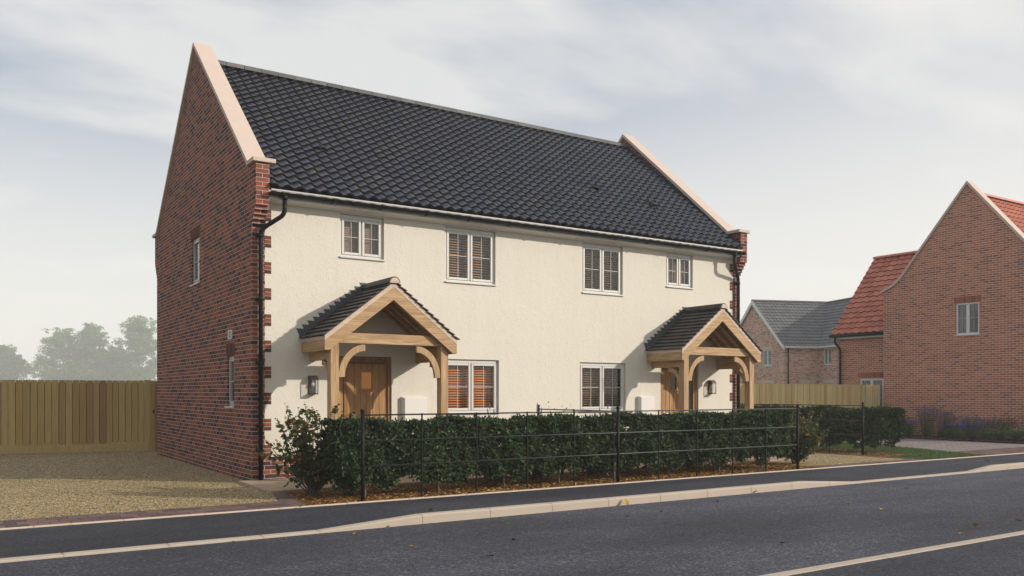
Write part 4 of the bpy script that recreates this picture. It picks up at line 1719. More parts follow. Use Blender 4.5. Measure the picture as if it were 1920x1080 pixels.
# ------------------------------------------------------------------ low plants
def blades(mb, c, n, h, spread, w, lean=.6, droop=.3):
    for i in range(n):
        a = random.uniform(0, 2*PI)
        r0 = random.uniform(0, spread*.35)
        hh_ = h*random.uniform(.6, 1.0)
        out = random.uniform(.15, 1)*spread
        bx, by = c[0]+math.cos(a)*r0, c[1]+math.sin(a)*r0
        dx, dy = math.cos(a), math.sin(a)
        pts = []
        for k in range(5):
            q = k/4
            rr = out*q**1.5*lean
            z = hh_*(q-droop*q*q*q*(out/spread))
            ww = w*(1-q*.92)*.5
            pts.append((bx+dx*rr-dy*ww, by+dy*rr+dx*ww, c[2]+z))
            pts.append((bx+dx*rr+dy*ww, by+dy*rr-dx*ww, c[2]+z))
        mb.add(pts, [(2*k, 2*k+1, 2*k+3, 2*k+2) for k in range(4)], True)


def tuft(loc, n, h, spread, w, m_, name, label, cat, group=None, droop=.3):
    mb = MB()
    blades(mb, (loc[0], loc[1], 0.0), n, h, spread, w, 1.0, droop)
    return tag(mb.build(name, m_, None, (loc[0], loc[1], 0)), label, cat, group)


tuft((1.10, -1.62), 160, .42, .25, .012, 'strap_leaf', 'grass_tuft', 'dark strap leaved tuft under the hedge near the first railing post', 'plant')
tuft((2.35, -1.75), 130, .34, .24, .012, 'strap_leaf', 'grass_tuft', 'dark strap leaved tuft under the hedge right of the first gap', 'plant')
tuft((2.95, -1.85), 120, .34, .22, .012, 'strap_leaf', 'grass_tuft', 'dark strap leaved tuft under the hedge left of the second thin post', 'plant')



def lavender(loc, n, h, spread, label, cat='lavender', green=True):
    o = thing('lavender', label, cat, (loc[0], loc[1], 0))
    st, sp = MB(), MB()
    for i in range(n):
        a = random.uniform(0, 2*PI)
        r = spread*math.sqrt(random.random())
        hh_ = h*random.uniform(.72, 1.05)
        b0 = Vector((loc[0]+math.cos(a)*r*.35, loc[1]+math.sin(a)*r*.35, 0))
        e = Vector((loc[0]+math.cos(a)*r, loc[1]+math.sin(a)*r, hh_))
        st.tube([b0, b0*.45+e*.55+V(0, 0, .03), e], [.0035, .003, .0025], 4, cap=False)
        dd = (e-b0).normalized()
        ln = random.uniform(.08, .16)
        if n < 20:
            sp = MB()
        sp.tube([e-dd*ln*.4, e-dd*ln*.1, e+dd*ln*.3, e+dd*ln*.6], [.006, .013, .011, .003], 5, cap=False)
        if n < 20:
            sp.build('flower_spike', 'lavender_spike', o)
    blades(st, (loc[0], loc[1], 0), 90, h*.55, spread, .008, .9)
    st.build('stems', 'strap_leaf', o)
    if n >= 20:
        sp.build('flower_spikes', 'lavender_spike', o)
    return o


lavender((3.62, -1.9), 9, 1.22, .28, 'thin lavender sprigs rising over the hedge below the orange blinds')
lavender((4.45, -1.9), 6, 1.20, .2, 'thin lavender sprigs over the hedge right of the orange blinds')
lavender((5.9, -1.8), 9, 1.22, .25, 'thin lavender sprigs over the hedge left of the right hand brown blinds')


def rose(loc, h, spread, n, nf, label, leafm='fresh_leaf', flower='pink_flower', fsize=.035, name='rose_bush', cat='rose bush', ftop=.6):
    o = thing(name, label, cat, (loc[0], loc[1], 0))
    mb = MB()
    ends = []
    for k in range(14):
        a = 2*PI*k/14+random.uniform(-.3, .3)
        r = spread*math.sqrt(random.uniform(.05, 1))
        e = Vector((loc[0]+math.cos(a)*r, loc[1]+math.sin(a)*r, h*random.uniform(.65, 1)))
        b0 = Vector((loc[0], loc[1], 0))
        mb.tube([b0, b0*.5+e*.5+V(0, 0, .1*h), e], [.008, .006, .003], 5, cap=False)
        ends.append(e)
    mb.build('stem', 'twig', o)
    P = []
    for i in range(n):
        e = random.choice(ends)
        q = random.uniform(.3, 1.0)
        P.append((loc[0]+(e.x-loc[0])*q+random.gauss(0, spread*.16), loc[1]+(e.y-loc[1])*q+random.gauss(0, spread*.16), max(.03, e.z*q+random.gauss(0, h*.09))))
    P = np.array(P)
    S = rng.uniform(.035, .065, n)
    ob = leaves('foliage', P, rnd_dirs(n)+np.array([0, 0, .2]), rnd_dirs(n)*.5+np.array([0, 0, 1.0]), S, S*.6, leafm)
    ob.parent = o
    ob.location = -Vector(o.location)
    if nf:
        mb = MB()
        for i in range(nf):
            if nf < 20:
                mb = MB()
            e = random.choice(ends)
            c = (e.x+random.gauss(0, spread*.3), e.y+random.gauss(0, spread*.3), max(.1, h*random.uniform(ftop, 1.03)))
            for k in range(5):
                a = 2*PI*k/5+i
                mb.add([c, (c[0]+math.cos(a-.5)*fsize, c[1]+math.sin(a-.5)*fsize, c[2]+fsize*.5), (c[0]+math.cos(a)*fsize*1.1, c[1]+math.sin(a)*fsize*1.1, c[2]+fsize*.35),
                        (c[0]+math.cos(a+.5)*fsize, c[1]+math.sin(a+.5)*fsize, c[2]+fsize*.5)], [(0, 1, 2, 3)])
            if nf < 20:
                mb.build('flower', flower, o)
        if nf >= 20:
            mb.build('flowers', flower, o)
    return o


for tx, lab in ((3.4, 'below the orange blinds'), (4.25, 'left of the dividing rail'), (5.55, 'right of the dividing rail'), (6.35, 'near the middle ball topped post'),
                (7.15, 'below the brown blinds'), (7.95, 'left of the right meter box'), (8.8, 'below the right front door')):
    rose((tx, -2.0), .52, .52, 900, 0, 'low dark shrub behind the hedge ' + lab, 'hedge_leaf', name='low_shrub', cat='shrub')
rose((5.0, -1.85), 1.20, .3, 420, 5, 'rose bush with two magenta blooms peeking over the hedge below the divider rail', 'bush_leaf')

# flower bed along the neighbour's gable
bx = 23.2
bed = [
    ('b', 3.55, .62, 'vivid blue flowering clump at the hedge end of the brick neighbour bed'),
    ('b', 2.95, .58, 'vivid blue flowering clump in front of the tall lavender, left side'),
    ('b', 1.35, .50, 'blue flowering clump below the middle lavender against the brick gable'),
    ('b', .85, .46, 'blue flowering clump right of the middle grasses in the brick gable bed'),
    ('b', -1.25, .45, 'small blue flowers at the far right of the gable bed'),
    ('l', 2.55, 1.00, 'tallest faded lavender clump against the brick gable'),
    ('l', 1.95, .85, 'second faded lavender clump right of the tallest one'),
    ('l', 1.10, .68, 'low faded lavender clump right of centre in the gable bed'),
    ('l', .55, .62, 'rightmost faded lavender clump in the gable bed'),
    ('r', 3.45, .70, 'rose bush with magenta blooms behind the blue flowers at the hedge end'),
    ('r', -.05, .80, 'leafy rose bush right of the lavender on the gable bed'),
    ('r', -.95, .85, 'rose bush with pink blooms at the right picture edge'),
]
for k, y, h, lab in bed:
    x = bx+.35+random.uniform(-.1, .1)
    if k == 'b':
        rose((x-.35, y), h, .34, 420, 85, lab, 'strap_leaf', 'blue_flower', .032, 'flower_clump', 'flowers', .72)
    elif k == 'l':
        lavender((x+.1, y), 70, h, .36, lab)
    else:
        rose((x, y), h, .42, 700, 14, lab, 'bush_leaf', 'pink_flower', .03)
for i, (y, lab) in enumerate(((3.9, 'leftmost'), (3.2, 'second from left'), (2.55, 'third from left'), (1.95, 'fourth from left'), (1.4, 'fifth from left'), (.9, 'third from right'), (.45, 'second from right'), (.05, 'rightmost'))):
    tuft((22.62+random.uniform(-.08, .08), y), 220, .40+.1*random.random(), .34, .012, 'fresh_leaf' if i % 2 else 'strap_leaf', 'grass_tuft', 'green grass tuft edging the gable bed, ' + lab + ' of the row', 'plant', 'grass tufts edging the gable bed')
for y, lab in ((-.35, 'bright green feathery plant at the bed edge below the leafy rose'), (-.85, 'bright green feathery plant in the middle of three at the bed edge'), (-1.35, 'bright green feathery plant at the right picture edge of the bed')):
    rose((22.62, y), .42, .36, 900, 0, lab, 'fresh_leaf', name='leafy_plant', cat='plant')


# ------------------------------------------------------------------ neighbour in red brick
nb = thing('brick_house', 'red brick neighbour house with steep gable and orange red pantiles', 'house', (24, 1.36, 0))
BX = 24.0
bap, bay = 8.40, 1.36
kn = [(4.42, 5.10), (4.03, 5.28)]
mb = MB()
hole = (.97, 1.756, 3.40, 4.49)
wall_holes(mb, 'x', BX, -1.70, 4.42, -.06, 5.10, [hole], .09, 1)
up = [(4.42, 5.10), (4.03, 5.28), (3.75, 5.50), (bay, bap), (-1.31, 5.28), (-1.70, 5.10)]
mb.add([(BX, y, z) for y, z in up], [tuple(range(len(up)))])
full = [(4.42, -.06)]+up+[(-1.70, -.06)]
mb.add([(BX+.25, y, z) for y, z in up], [tuple(range(len(up)))])
mb.quad((BX, 4.42, -.06), (BX+10, 4.42, -.06), (BX+10, 4.42, 5.05), (BX, 4.42, 5.05))
mb.quad((BX, -1.70, -.06), (BX+10, -1.70, -.06), (BX+10, -1.70, 5.05), (BX, -1.70, 5.05))
mb.build('gable_wall', 'brick_b', nb)
mb = MB()
cp = [(4.50, 5.09), (4.03, 5.29), (3.75, 5.51), (bay, bap+.01)]
cp2 = [(y+.03 if i < 3 else y, z+.085 if i < 3 else z+.11) for i, (y, z) in enumerate(cp)]
for f0 in (0, 1):
    m_ = (lambda y: y) if f0 == 0 else (lambda y: 2*bay-y)
    for i in range(3):
        poly = [(m_(cp[i][0]), cp[i][1]), (m_(cp[i+1][0]), cp[i+1][1]), (m_(cp2[i+1][0]), cp2[i+1][1]), (m_(cp2[i][0]), cp2[i][1])]
        mb.prism(poly if f0 else poly[::-1], 'x', BX-.05, BX+.32)
mb.build('coping', 'coping', nb)
mb = MB()
ss = Vector((0, bay+1.8, 8.12-4.95))
roof_tiles(mb, (BX+.3, -1.8, 4.95), (1, 0, 0), ss, 9.5, ss.length, .28, 15, .028, .02, 6)
ss = Vector((0, -(4.55-bay), 8.12-4.95))
mb2 = roof_tiles(mb, (BX+9.8, 4.55, 4.95), (-1, 0, 0), ss, 9.5, ss.length, .28, 15, .028, .02, 4)
rb = mb.build('roof', ['pantile_red', 'pantile_red_edge'], nb)
mb = MB()
ridge_run(mb, (BX+.3, bay, 8.12), (BX+9.8, bay, 8.12), .13, .45, 6, .8)
mb.build('ridge', 'ridge_red', rb)


def far_window(parent, axis, w, u0, u1, z0, z1, sign, F=.06, mullion=True, curtain=False):
    """plain casement standing in a recess; axis is the wall normal"""
    def bx_(mb, p, q, r, s, d0, d1):
        a, b = sorted((w+sign*d0, w+sign*d1))
        if axis == 'x':
            mb.bbox(a, b, p, q, r, s, .004)
        else:
            mb.bbox(p, q, a, b, r, s, .004)
    mb = MB()
    bx_(mb, u0, u0+F, z0, z1, .03, .09)
    bx_(mb, u1-F, u1, z0, z1, .03, .09)
    bx_(mb, u0+F, u1-F, z0, z0+F, .03, .09)
    bx_(mb, u0+F, u1-F, z1-F, z1, .03, .09)
    um = (u0+u1)/2
    if mullion:
        bx_(mb, um-.055, um+.055, z0+F, z1-F, .03, .09)
    bx_(mb, u0-.03, u1+.03, z0-.03, z0-.002, -.04, .09)
    fr_ = mb.build('window', 'upvc_grey', parent)
    mb = MB()
    zc = z0+(z1-z0)*.52
    for a, b in ((u0+F, um-.055), (um+.055, u1-F)) if mullion else ((u0+F, u1-F),):
        bx_(mb, (a+b)/2-.008, (a+b)/2+.008, z0+F, z1-F, .05, .07)
        bx_(mb, a, (a+b)/2-.008, zc-.008, zc+.008, .05, .07)
        bx_(mb, (a+b)/2+.008, b, zc-.008, zc+.008, .05, .07)
    mb.build('glazing_bar', 'bar', fr_)
    mb = MB()
    c = w+sign*.075
    pts = [(u0+F, z0+F), (u1-F, z0+F), (u1-F, z1-F), (u0+F, z1-F)]
    mb.add([(c, u, z) if axis == 'x' else (u, c, z) for u, z in pts], [(0, 1, 2, 3)])
    mb.build('pane', 'far_glass', fr_)
    return fr_


far_window(nb, 'x', BX, hole[0], hole[1], hole[2]+.03, hole[3], 1)
SO = [(0, (.20, .07, .05)), (.5, (.34, .11, .06)), (1, (.42, .14, .075))]
solm = island('soldier_brick', SO, .85, None, 0, .2, 60, .3)
mb = MB()
for i in range(11):
    a = .92+.083*i
    mb.bbox(BX-.006, BX+.02, a, a+.07, 4.495, 4.70, .003)
mb.build('lintel', solm, nb)
# rear wing
mb = MB()
WX = 24.3
whole = (4.43, 5.60, .1, 2.05)
wall_holes(mb, 'x', WX, 4.43, 6.55, -.06, 3.62, [whole], .09, 1)
gy_ = [(WX, -.06), (29.3, -.06), (29.3, 3.62), (26.8, 6.75), (WX, 3.62)]
mb.add([(x, 6.55, z) for x, z in gy_], [tuple(range(5))])
mb.build('wing_wall', 'brick_b', nb)
mb = MB()
ss = Vector((26.8-24.08, 0, 6.85-3.72))
roof_tiles(mb, (24.08, 6.68, 3.72), (0, -1, 0), ss, 4.1, ss.length, .285, 15, .028, .02, 6)
ss = Vector((-(29.52-26.8), 0, 6.85-3.72))
roof_tiles(mb, (29.52, 2.6, 3.72), (0, 1, 0), ss, 4.08, ss.length, .285, 15, .028, .02, 4)
wr = mb.build('wing_roof', ['pantile_red', 'pantile_red_edge'], nb)
mb = MB()
ridge_run(mb, (26.8, 6.68, 6.85), (26.8, 2.6, 6.85), .13, .45, 6, .8)
mb.build('ridge', 'ridge_red', wr)
mb = MB()
mb.bbox(24.14, 24.30, 4.43, 6.65, 3.54, 3.66, .004)
mb.build('fascia', 'fascia', nb)
mb = MB()
mb.tube([(24.06, 6.72, 3.665), (24.06, 4.43, 3.665)], .06, 10)
mb.tube(smooth_path([(24.06, 6.50, 3.63), (24.06, 6.50, 3.40), (24.22, 6.38, 3.18), (24.22, 6.38, 0)]), .04, 10)
mb.tube([(24.24, 4.47, 3.5), (24.24, 4.47, 0)], .025, 8)
mb.build('gutter', 'black', nb)
far_window(nb, 'x', WX, 4.62, 5.60, .5, 2.04, 1, .08)
mb = MB()
for i in range(15):
    a = 4.44+.083*i
    mb.bbox(WX-.006, WX+.02, a, a+.07, 2.06, 2.27, .003)
mb.build('lintel', solm, nb)

# ------------------------------------------------------------------ far grey-roofed house
CANG = ANG-math.radians(77)
fc = thing('brick_house', 'distant pale pink brick house with grey tiled roof and white barge boards', 'house', (41.25, 23.0, 0), CANG)


class LocalMB(MB):
    def build(self, name, mats, parent=None, origin=None):
        ob = _b(self, name, mats, None, origin)
        ob.parent = parent
        return ob


# local frame: x along ridge, y across (gable at x = 0, y from 0 near to 8 far), z up
CE, CR, CW = 4.68, 7.88, 7.9
mb = LocalMB()
gh = [(1.55, 2.65, 3.30, 4.42), (1.35, 2.85, .9, 2.12)]
wall_holes(mb, 'x', 0, 0, CW, -.06, CE, gh, .09, 1)
mb.add([(0, 0, CE), (0, CW/2, CR-.1), (0, CW, CE)], [(0, 1, 2)])
wall_holes(mb, 'y', 0, 0, 9, -.06, CE, [(1.2, 2.2, .9, 2.12)], .09, 1)
mb.quad((0, CW, -.06), (9, CW, -.06), (9, CW, CE), (0, CW, CE))
mb.build('wall', 'brick_c', fc)
mb = LocalMB()
th = (CR-CE)
ss = Vector((0, CW/2+.25, th+.2))
roof_tiles(mb, (-.15, -.25, CE-.18), (1, 0, 0), ss, 9.2, ss.length, .3, 15, .028, .022, 6)
ss = Vector((0, -(CW/2+.25), th+.2))
roof_tiles(mb, (9.05, CW+.25, CE-.18), (-1, 0, 0), ss, 9.2, ss.length, .3, 15, .028, .022, 4)
cr_ = mb.build('roof', ['pantile_grey', 'pantile_grey_edge'], fc)
mb = LocalMB()
ridge_run(mb, (-.15, CW/2, CR+.02), (9.05, CW/2, CR+.02), .13, .45, 6, .8)
mb.build('ridge', 'ridge', cr_)
mb = LocalMB()
for f0 in (0, 1):
    m_ = (lambda y: y) if f0 == 0 else (lambda y: CW-y)
    poly = [(m_(-.25), CE-.42), (m_(CW/2), CR-.24), (m_(CW/2), CR+.05), (m_(-.25), CE-.17)]
    mb.prism(poly if f0 else poly[::-1], 'x', -.17, -.10)
mb.build('barge_board', 'barge_white', fc)
mb = LocalMB()
mb.bbox(-.1, 4.6, -.28, -.20, CE-.26, CE-.14, .004)
mb.build('fascia', 'fascia', fc)
mb = LocalMB()
mb.tube([(.25, -.1, CE-.25), (.25, -.1, 0)], .045, 8)
mb.build('downpipe', 'black', fc)
# projecting wing towards the camera on the right
mb = LocalMB()
wx0, wx1 = 2.55, 9.0
wall_holes(mb, 'x', wx0, -6, 0, -.06, CE, [(-1.35, -.55, 3.30, 4.42), (-1.6, -.6, .2, 2.12)], .09, 1)
mb.quad((wx0, -6, -.06), (wx1, -6, -.06), (wx1, -6, CE), (wx0, -6, CE))
mb.build('wing_wall', 'brick_c', fc)
mb = LocalMB()
cxw = (wx0+wx1)/2
ss = Vector((cxw-wx0+.25, 0, th+.2))
roof_tiles(mb, (wx0-.25, 3.6, CE-.18), (0, -1, 0), ss, 9.8, ss.length, .3, 15, .028, .022, 6)
wr = mb.build('wing_roof', ['pantile_grey', 'pantile_grey_edge'], fc)
mb = LocalMB()
ridge_run(mb, (cxw, 3.9, CR+.02), (cxw, -6.2, CR+.02), .13, .45, 6, .8)
mb.build('ridge', 'ridge', wr)
mb = LocalMB()
mb.bbox(wx0-.28, wx0-.2, -6, -.3, CE-.26, CE-.14, .004)
mb.build('fascia', 'fascia', fc)


def far_window_local(axis, w, u0, u1, z0, z1, sign):
    global MB
    keep = MB
    MB = LocalMB
    try:
        return far_window(fc, axis, w, u0, u1, z0, z1, sign, .07)
    finally:
        MB = keep


far_window_local('x', 0, 1.55, 2.65, 3.33, 4.42, 1)
far_window_local('x', 0, 1.35, 2.85, .93, 2.12, 1)
far_window_local('y', 0, 1.2, 2.2, .93, 2.12, 1)
far_window_local('x', wx0, -1.35, -.55, 3.33, 4.42, 1)
mb = LocalMB()
mb.bbox(wx0+.03, wx0+.08, -1.6, -.6, .2, 2.12, .004)
mb.build('door', plain('cream_door', (.50, .40, .30), .6), fc)
mb = LocalMB()
mb.bbox(-.008, .02, 1.45, 2.75, 4.425, 4.62, .004)
mb.bbox(-.008, .02, 1.25, 2.95, 2.125, 2.34, .004)
mb.bbox(1.1, 2.3, -.008, .02, 2.125, 2.34, .004)
mb.bbox(wx0-.008, wx0+.02, -1.7, -.5, 2.125, 2.34, .004)
mb.build('lintel', plain('buff_stone_lintel', (.56, .46, .32), .85), fc)


# ------------------------------------------------------------------ hazy trees beyond the fence
def tree(name, label, x, y, h, wid, seed, low=.12):
    """trunk, many rising limbs, and ragged sprays of leaves along every limb"""
    r_ = np.random.default_rng(seed)
    o = thing(name, label, 'tree', (x, y, -.05), 0, 'misty trees beyond the left fence')
    mb = MB()
    mb.tube([(x, y, -.06), (x+.01*h, y, h*.3), (x-.012*h, y+.1, h*.62), (x, y, h*.96)], [h*.018, h*.014, h*.008, h*.002], 8)
    P, Dd, U, S = [], [], [], []
    nl = 58
    lobe = r_.uniform(0, 6.28)
    for k in range(nl):
        q = low+(.97-low)*(k+.5)/nl
        t_ = (q-low)/(.97-low)
        prof = (math.sin(min(1, t_*2.2+.28)*PI/2)**.8)*(1-t_**2.4)**.75
        a = k*2.39996+r_.uniform(-.5, .5)
        prof *= .72+.22*math.sin(a*2+lobe)+.20*r_.uniform(-1, 1)
        rr = max(.05*wid, wid*.55*prof)
        rise = h*(.10+.06*r_.uniform())*(.5+t_)
        z0 = h*q*.90
        b0 = Vector((x, y, z0))
        e = Vector((x+math.cos(a)*rr, y+math.sin(a)*rr, min(h*1.0, z0+rise)))
        c = b0*.45+e*.55+V(0, 0, -rise*.12)
        pts = [b0*(1-u_)**2+c*2*u_*(1-u_)+e*u_**2 for u_ in (0, .25, .5, .75, 1)]
        mb.tube(pts, [h*.006*(1.1-t_), h*.005*(1.1-t_), h*.004*(1.1-t_), h*.0025, h*.0012], 4, cap=False)
        ns = 5+int(9*prof)
        for j in range(ns):
            u_ = r_.uniform(.30, 1.05)
            p = np.array(b0*(1-u_)**2+c*2*u_*(1-u_)+e*u_**2)
            off = r_.normal(size=3)*np.array([.055, .055, .040])*wid
            p2 = p+off
            cr2 = wid*r_.uniform(.030, .062)
            n = 42
            dd = norm(r_.normal(size=(n, 3)))
            P.append(p2+dd*(cr2*r_.uniform(.1, 1.0, n)[:, None])*np.array([1.35, 1.35, .6]))
            Dd.append(dd+np.array([0, 0, .3]))
            U.append(norm(r_.normal(size=(n, 3)))+np.array([0, 0, 1.2]))
            S.append(r_.uniform(.45, 1.0, n))
    mb.build('trunk', 'tree_bark', o)
    P, Dd, U, S = map(np.concatenate, (P, Dd, U, S))
    ob = leaves('crown', P, Dd, U, S, S*.62, 'tree_leaf')
    ob.parent = o
    ob.location = -Vector(o.location)
    return o


TR = [
    (3.6, 160.0, 9.4, 8.0, 3, 'small rounded misty tree at the far left above the fence'),
    (12.2, 154.0, 12.5, 11.6, 4, 'broad misty tree left of centre above the fence'),
    (16.2, 151.5, 13.3, 8.8, 5, 'tall airy misty tree next to the broad one'),
    (19.9, 149.5, 9.2, 7.0, 6, 'low misty tree in the dip between the two tallest'),
    (23.2, 147.0, 14.4, 9.6, 8, 'tallest misty tree beside the brick gable'),
]
FK = 2.8
CX, CY = cam.location.x, cam.location.y
for x, y, h, w, sd, lab in TR:
    tree('tree', lab, CX+(x-CX)*FK, CY+(y-CY)*FK, 1.5+(h-1.5)*FK, w*FK, sd)
# undergrowth that closes the view under the crowns
n = 9000
xx = rng.uniform(-6, 32, n)
yy = 153+rng.uniform(-1.5, 1.5, n)-.6*(xx-12)
hh2 = 2.6+.7*np.sin(xx*.7)+.4*np.sin(xx*1.9+1)
zz = rng.uniform(0, 1, n)**.8*hh2
Pn = np.stack([CX+(xx-CX)*FK, CY+(yy-CY)*FK, zz*3.3], axis=1)
sz = rng.uniform(.9, 1.8, n)
ob = leaves('undergrowth', Pn, rnd_dirs(n), rnd_dirs(n)+np.array([0, 0, 1.0]), sz, sz*.6, 'tree_leaf')
tag(ob, kind='stuff')


# ------------------------------------------------------------------ loose stuff
def in_poly(p, poly):
    x, y = p
    c = False
    for (x0, y0), (x1, y1) in zip(poly, poly[1:]+poly[:1]):
        if (y0 > y) != (y1 > y) and x < (x1-x0)*(y-y0)/(y1-y0)+x0:
            c = not c
    return c


def scatter_chips(name, regions, n, lmin, lmax, wf, zc, m_, tilt=.5):
    P = []
    areas = np.array([(b-a)*(d_-c) for a, b, c, d_ in regions])
    for (a, b, c, d_), k in zip(regions, (areas/areas.sum()*n).astype(int)):
        P.append(np.stack([rng.uniform(a, b, k), rng.uniform(c, d_, k), np.full(k, zc)+rng.uniform(0, .014, k)], axis=1))
    P = np.concatenate(P)
    N = len(P)
    a = rng.uniform(0, 2*PI, N)
    d = np.stack([np.cos(a), np.sin(a), rng.normal(size=N)*tilt*.5], axis=1)
    up = np.stack([rng.normal(size=N)*tilt, rng.normal(size=N)*tilt, np.ones(N)], axis=1)
    ln = rng.uniform(lmin, lmax, N)
    ob = leaves(name, P, d, up, ln, ln*wf, m_, None, None, .1, .05)
    return tag(ob, kind='stuff')


scatter_chips('bark_chips', [(-.1, 10.2, PB+.06, -1.76)], 26000, .025, .06, .36, .014, 'chip')
scatter_chips('bark_chips', [(13.99, 15.2, -2.2, 1.5)], 4500, .025, .06, .36, .014, 'chip')

# loose pebbles over the gravel where it is seen close
def pebbles(name, regs, n, r0, r1):
    base = np.array([(1, 0, 0), (-1, 0, 0), (0, 1, 0), (0, -1, 0), (0, 0, 1), (0, 0, -1)], float)
    fq = np.array([(4, 0, 2, 2), (4, 2, 1, 1), (4, 1, 3, 3), (4, 3, 0, 0)])
    Vv, Ff = [], []
    areas = np.array([(b-a)*(d_-c) for a, b, c, d_ in regs])
    tot = 0
    for (a, b, c, d_), k in zip(regs, (areas/areas.sum()*n).astype(int)):
        cx_, cy_ = rng.uniform(a, b, k), rng.uniform(c, d_, k)
        r = rng.uniform(r0, r1, k)
        th = rng.uniform(0, 2*PI, k)
        el = rng.uniform(.6, 1.0, k)
        ring = []
        for i in range(5):
            an = th+2*PI*i/5
            ring.append(np.stack([cx_+np.cos(an)*r*(1 if i % 2 else el), cy_+np.sin(an)*r*(el if i % 3 else 1), .018+0*r], axis=1))
        top = np.stack([cx_+r*.1, cy_, .018+r*.75], axis=1)
        top2 = np.stack([cx_-r*.25*np.cos(th), cy_-r*.25*np.sin(th), .018+r*.70], axis=1)
        P = np.stack(ring+[top, top2], axis=1)
        Vv.append(P.reshape(-1, 3))
        bs = (tot+np.arange(k)*7)[:, None]
        for f in ((0, 1, 5, 6), (1, 2, 5, 5), (2, 3, 6, 5), (3, 4, 6, 6), (4, 0, 6, 6)):
            if len(set(f)) == 4:
                Ff.append(bs+np.array(f))
        # triangles written as slim quads through the second top point
        Ff.append(bs+np.array((1, 2, 3, 5)))
        Ff.append(bs+np.array((3, 4, 0, 6)))
        tot += k*7
    ob = fast_mesh(name, np.concatenate(Vv), np.concatenate(Ff), 'pebble')
    return tag(ob, kind='stuff')


pebbles('gravel', [(-7.5, -.45, -2.72, 2.5)], 16000, .007, .016)

# grass on the lawn wedge
pts = []
while len(pts) < 16000:
    p = (random.uniform(13.4, 18.2), random.uniform(PB+.05, 3.5))
    if in_poly(p, LAWN) and not (p[0] < 15.3 and p[1] > -2.3):
        pts.append(p)
Pn = np.array([(x, y, .006) for x, y in pts])
n = len(Pn)
dd = np.stack([rng.normal(size=n)*.45, rng.normal(size=n)*.45, np.ones(n)], axis=1)
ob = leaves('grass', Pn, dd, rnd_dirs(n), rng.uniform(.03, .06, n), .007, 'blade')
tag(ob, kind='stuff')


# ------------------------------------------------------------------ fallen leaves
def fallen(x, y, z, size, m_, label, stand=0.0):
    mb = MB()
    a = random.uniform(0, 2*PI)
    k = 5
    row = []
    for i in range(k):
        q = i/(k-1)
        w = math.sin(PI*min(1, q*.92+.06))*.42*size
        cx_ = (q-.5)*size
        zc = .006+size*(.10*(q-.5)**2*4)+stand*size*q
        for s in (-1, 0, 1):
            lx, ly = cx_, s*w
            zz_ = zc+(abs(s)*.16*size)
            row.append((x+lx*math.cos(a)-ly*math.sin(a), y+lx*math.sin(a)+ly*math.cos(a), z+zz_))
    mb.add(row, [(3*i+j, 3*i+j+1, 3*i+4+j, 3*i+3+j) for i in range(k-1) for j in range(2)], True)
    mb.tube([row[1], (row[1][0]-math.cos(a)*size*.35, row[1][1]-math.sin(a)*size*.35, row[1][2]+size*.1)], .0015, 4)
    return tag(mb.build('fallen_leaf', m_, None, (x, y, z)), label, 'leaf', 'fallen leaves on the road and pavement')


FL = [
    (-.39, -3.55, .02, .10, 'fallen_y', 'yellow upright leaf on the pavement edge by the plum block corner', .5),
    (-3.05, -3.62, .02, .07, 'fallen_y', 'small yellow leaf on the pavement below the left gravel', .2),
    (-1.80, -5.55, 0, .06, 'fallen_b', 'dark leaf on the road at the left flush kerb', 0),
    (-.60, -5.80, 0, .11, 'fallen_y', 'large yellow leaf on the road before the kerb starts to rise', .1),
    (-.12, -5.56, 0, .085, 'fallen_y', 'yellow leaf leaning on the sloping kerb stone', .3),
    (-.42, -6.75, 0, .07, 'fallen_y', 'ochre leaf alone on the road below the sloping kerb', .1),
    (.62, -5.15, .08, .10, 'fallen_y', 'ochre curled leaf on the pavement behind the first raised kerb stone', .5),
    (-.05, -7.60, 0, .10, 'fallen_b', 'dark brown leaf nearest the picture bottom, left of centre', .1),
    (.58, -7.02, 0, .10, 'fallen_b', 'dark brown leaf on the road below the middle of the hedge', .2),
    (3.35, -5.52, 0, .13, 'fallen_y', 'large golden leaf standing against the middle kerb', .7),
    (5.80, -5.56, 0, .11, 'fallen_y', 'yellow leaf against the kerb under the right end post', .5),
    (4.60, -5.95, 0, .09, 'fallen_b', 'dark leaf on the road just left of the right kerb leaf', .2),
    (2.66, -6.35, 0, .07, 'fallen_b', 'tiny dark leaf on the road below the large golden leaf', .1),
    (3.30, -6.25, 0, .07, 'fallen_b', 'tiny dark leaf on the road right of the golden leaf', .1),
    (6.00, -7.02, 0, .10, 'fallen_y', 'ochre flat leaf on the open road to the right', 0),
    (5.73, -7.68, 0, .10, 'fallen_y', 'ochre leaf with a dark shadow in the middle of the right road', .2),
    (2.72, -8.60, 0, .09, 'fallen_b', 'dark leaf low in the picture above the near flush kerb', .1),
    (5.35, -9.08, 0, .11, 'fallen_y', 'bright yellow upright leaf near the right end of the near kerb', .6),
    (4.75, -9.25, 0, .10, 'fallen_y', 'flat ochre leaf beside the near kerb on the right', 0),
    (6.25, -9.10, 0, .08, 'fallen_b', 'dull leaf at the right picture edge near the flush kerb', .1),
    (14.2, -4.5, .05, .12, 'fallen_b', 'dark leaf on the far right pavement', .2),
    (8.3, -6.4, 0, .08, 'fallen_b', 'dark leaf on the road left of the lowered right kerb', .1),
    (1.15, -6.05, 0, .07, 'fallen_g', 'small green leaf on the road below the kerb joint', 0),
    (1.20, -5.86, 0, .05, 'fallen_g', 'tiny green scrap close to the raised kerb', 0),
    (2.05, -8.15, 0, .06, 'fallen_g', 'small green leaf on the right middle of the road', .2),
]
for x, y, z, s_, m_, lab, st in FL:
    fallen(x, y, z+.004, s_*.68, m_, lab, st)

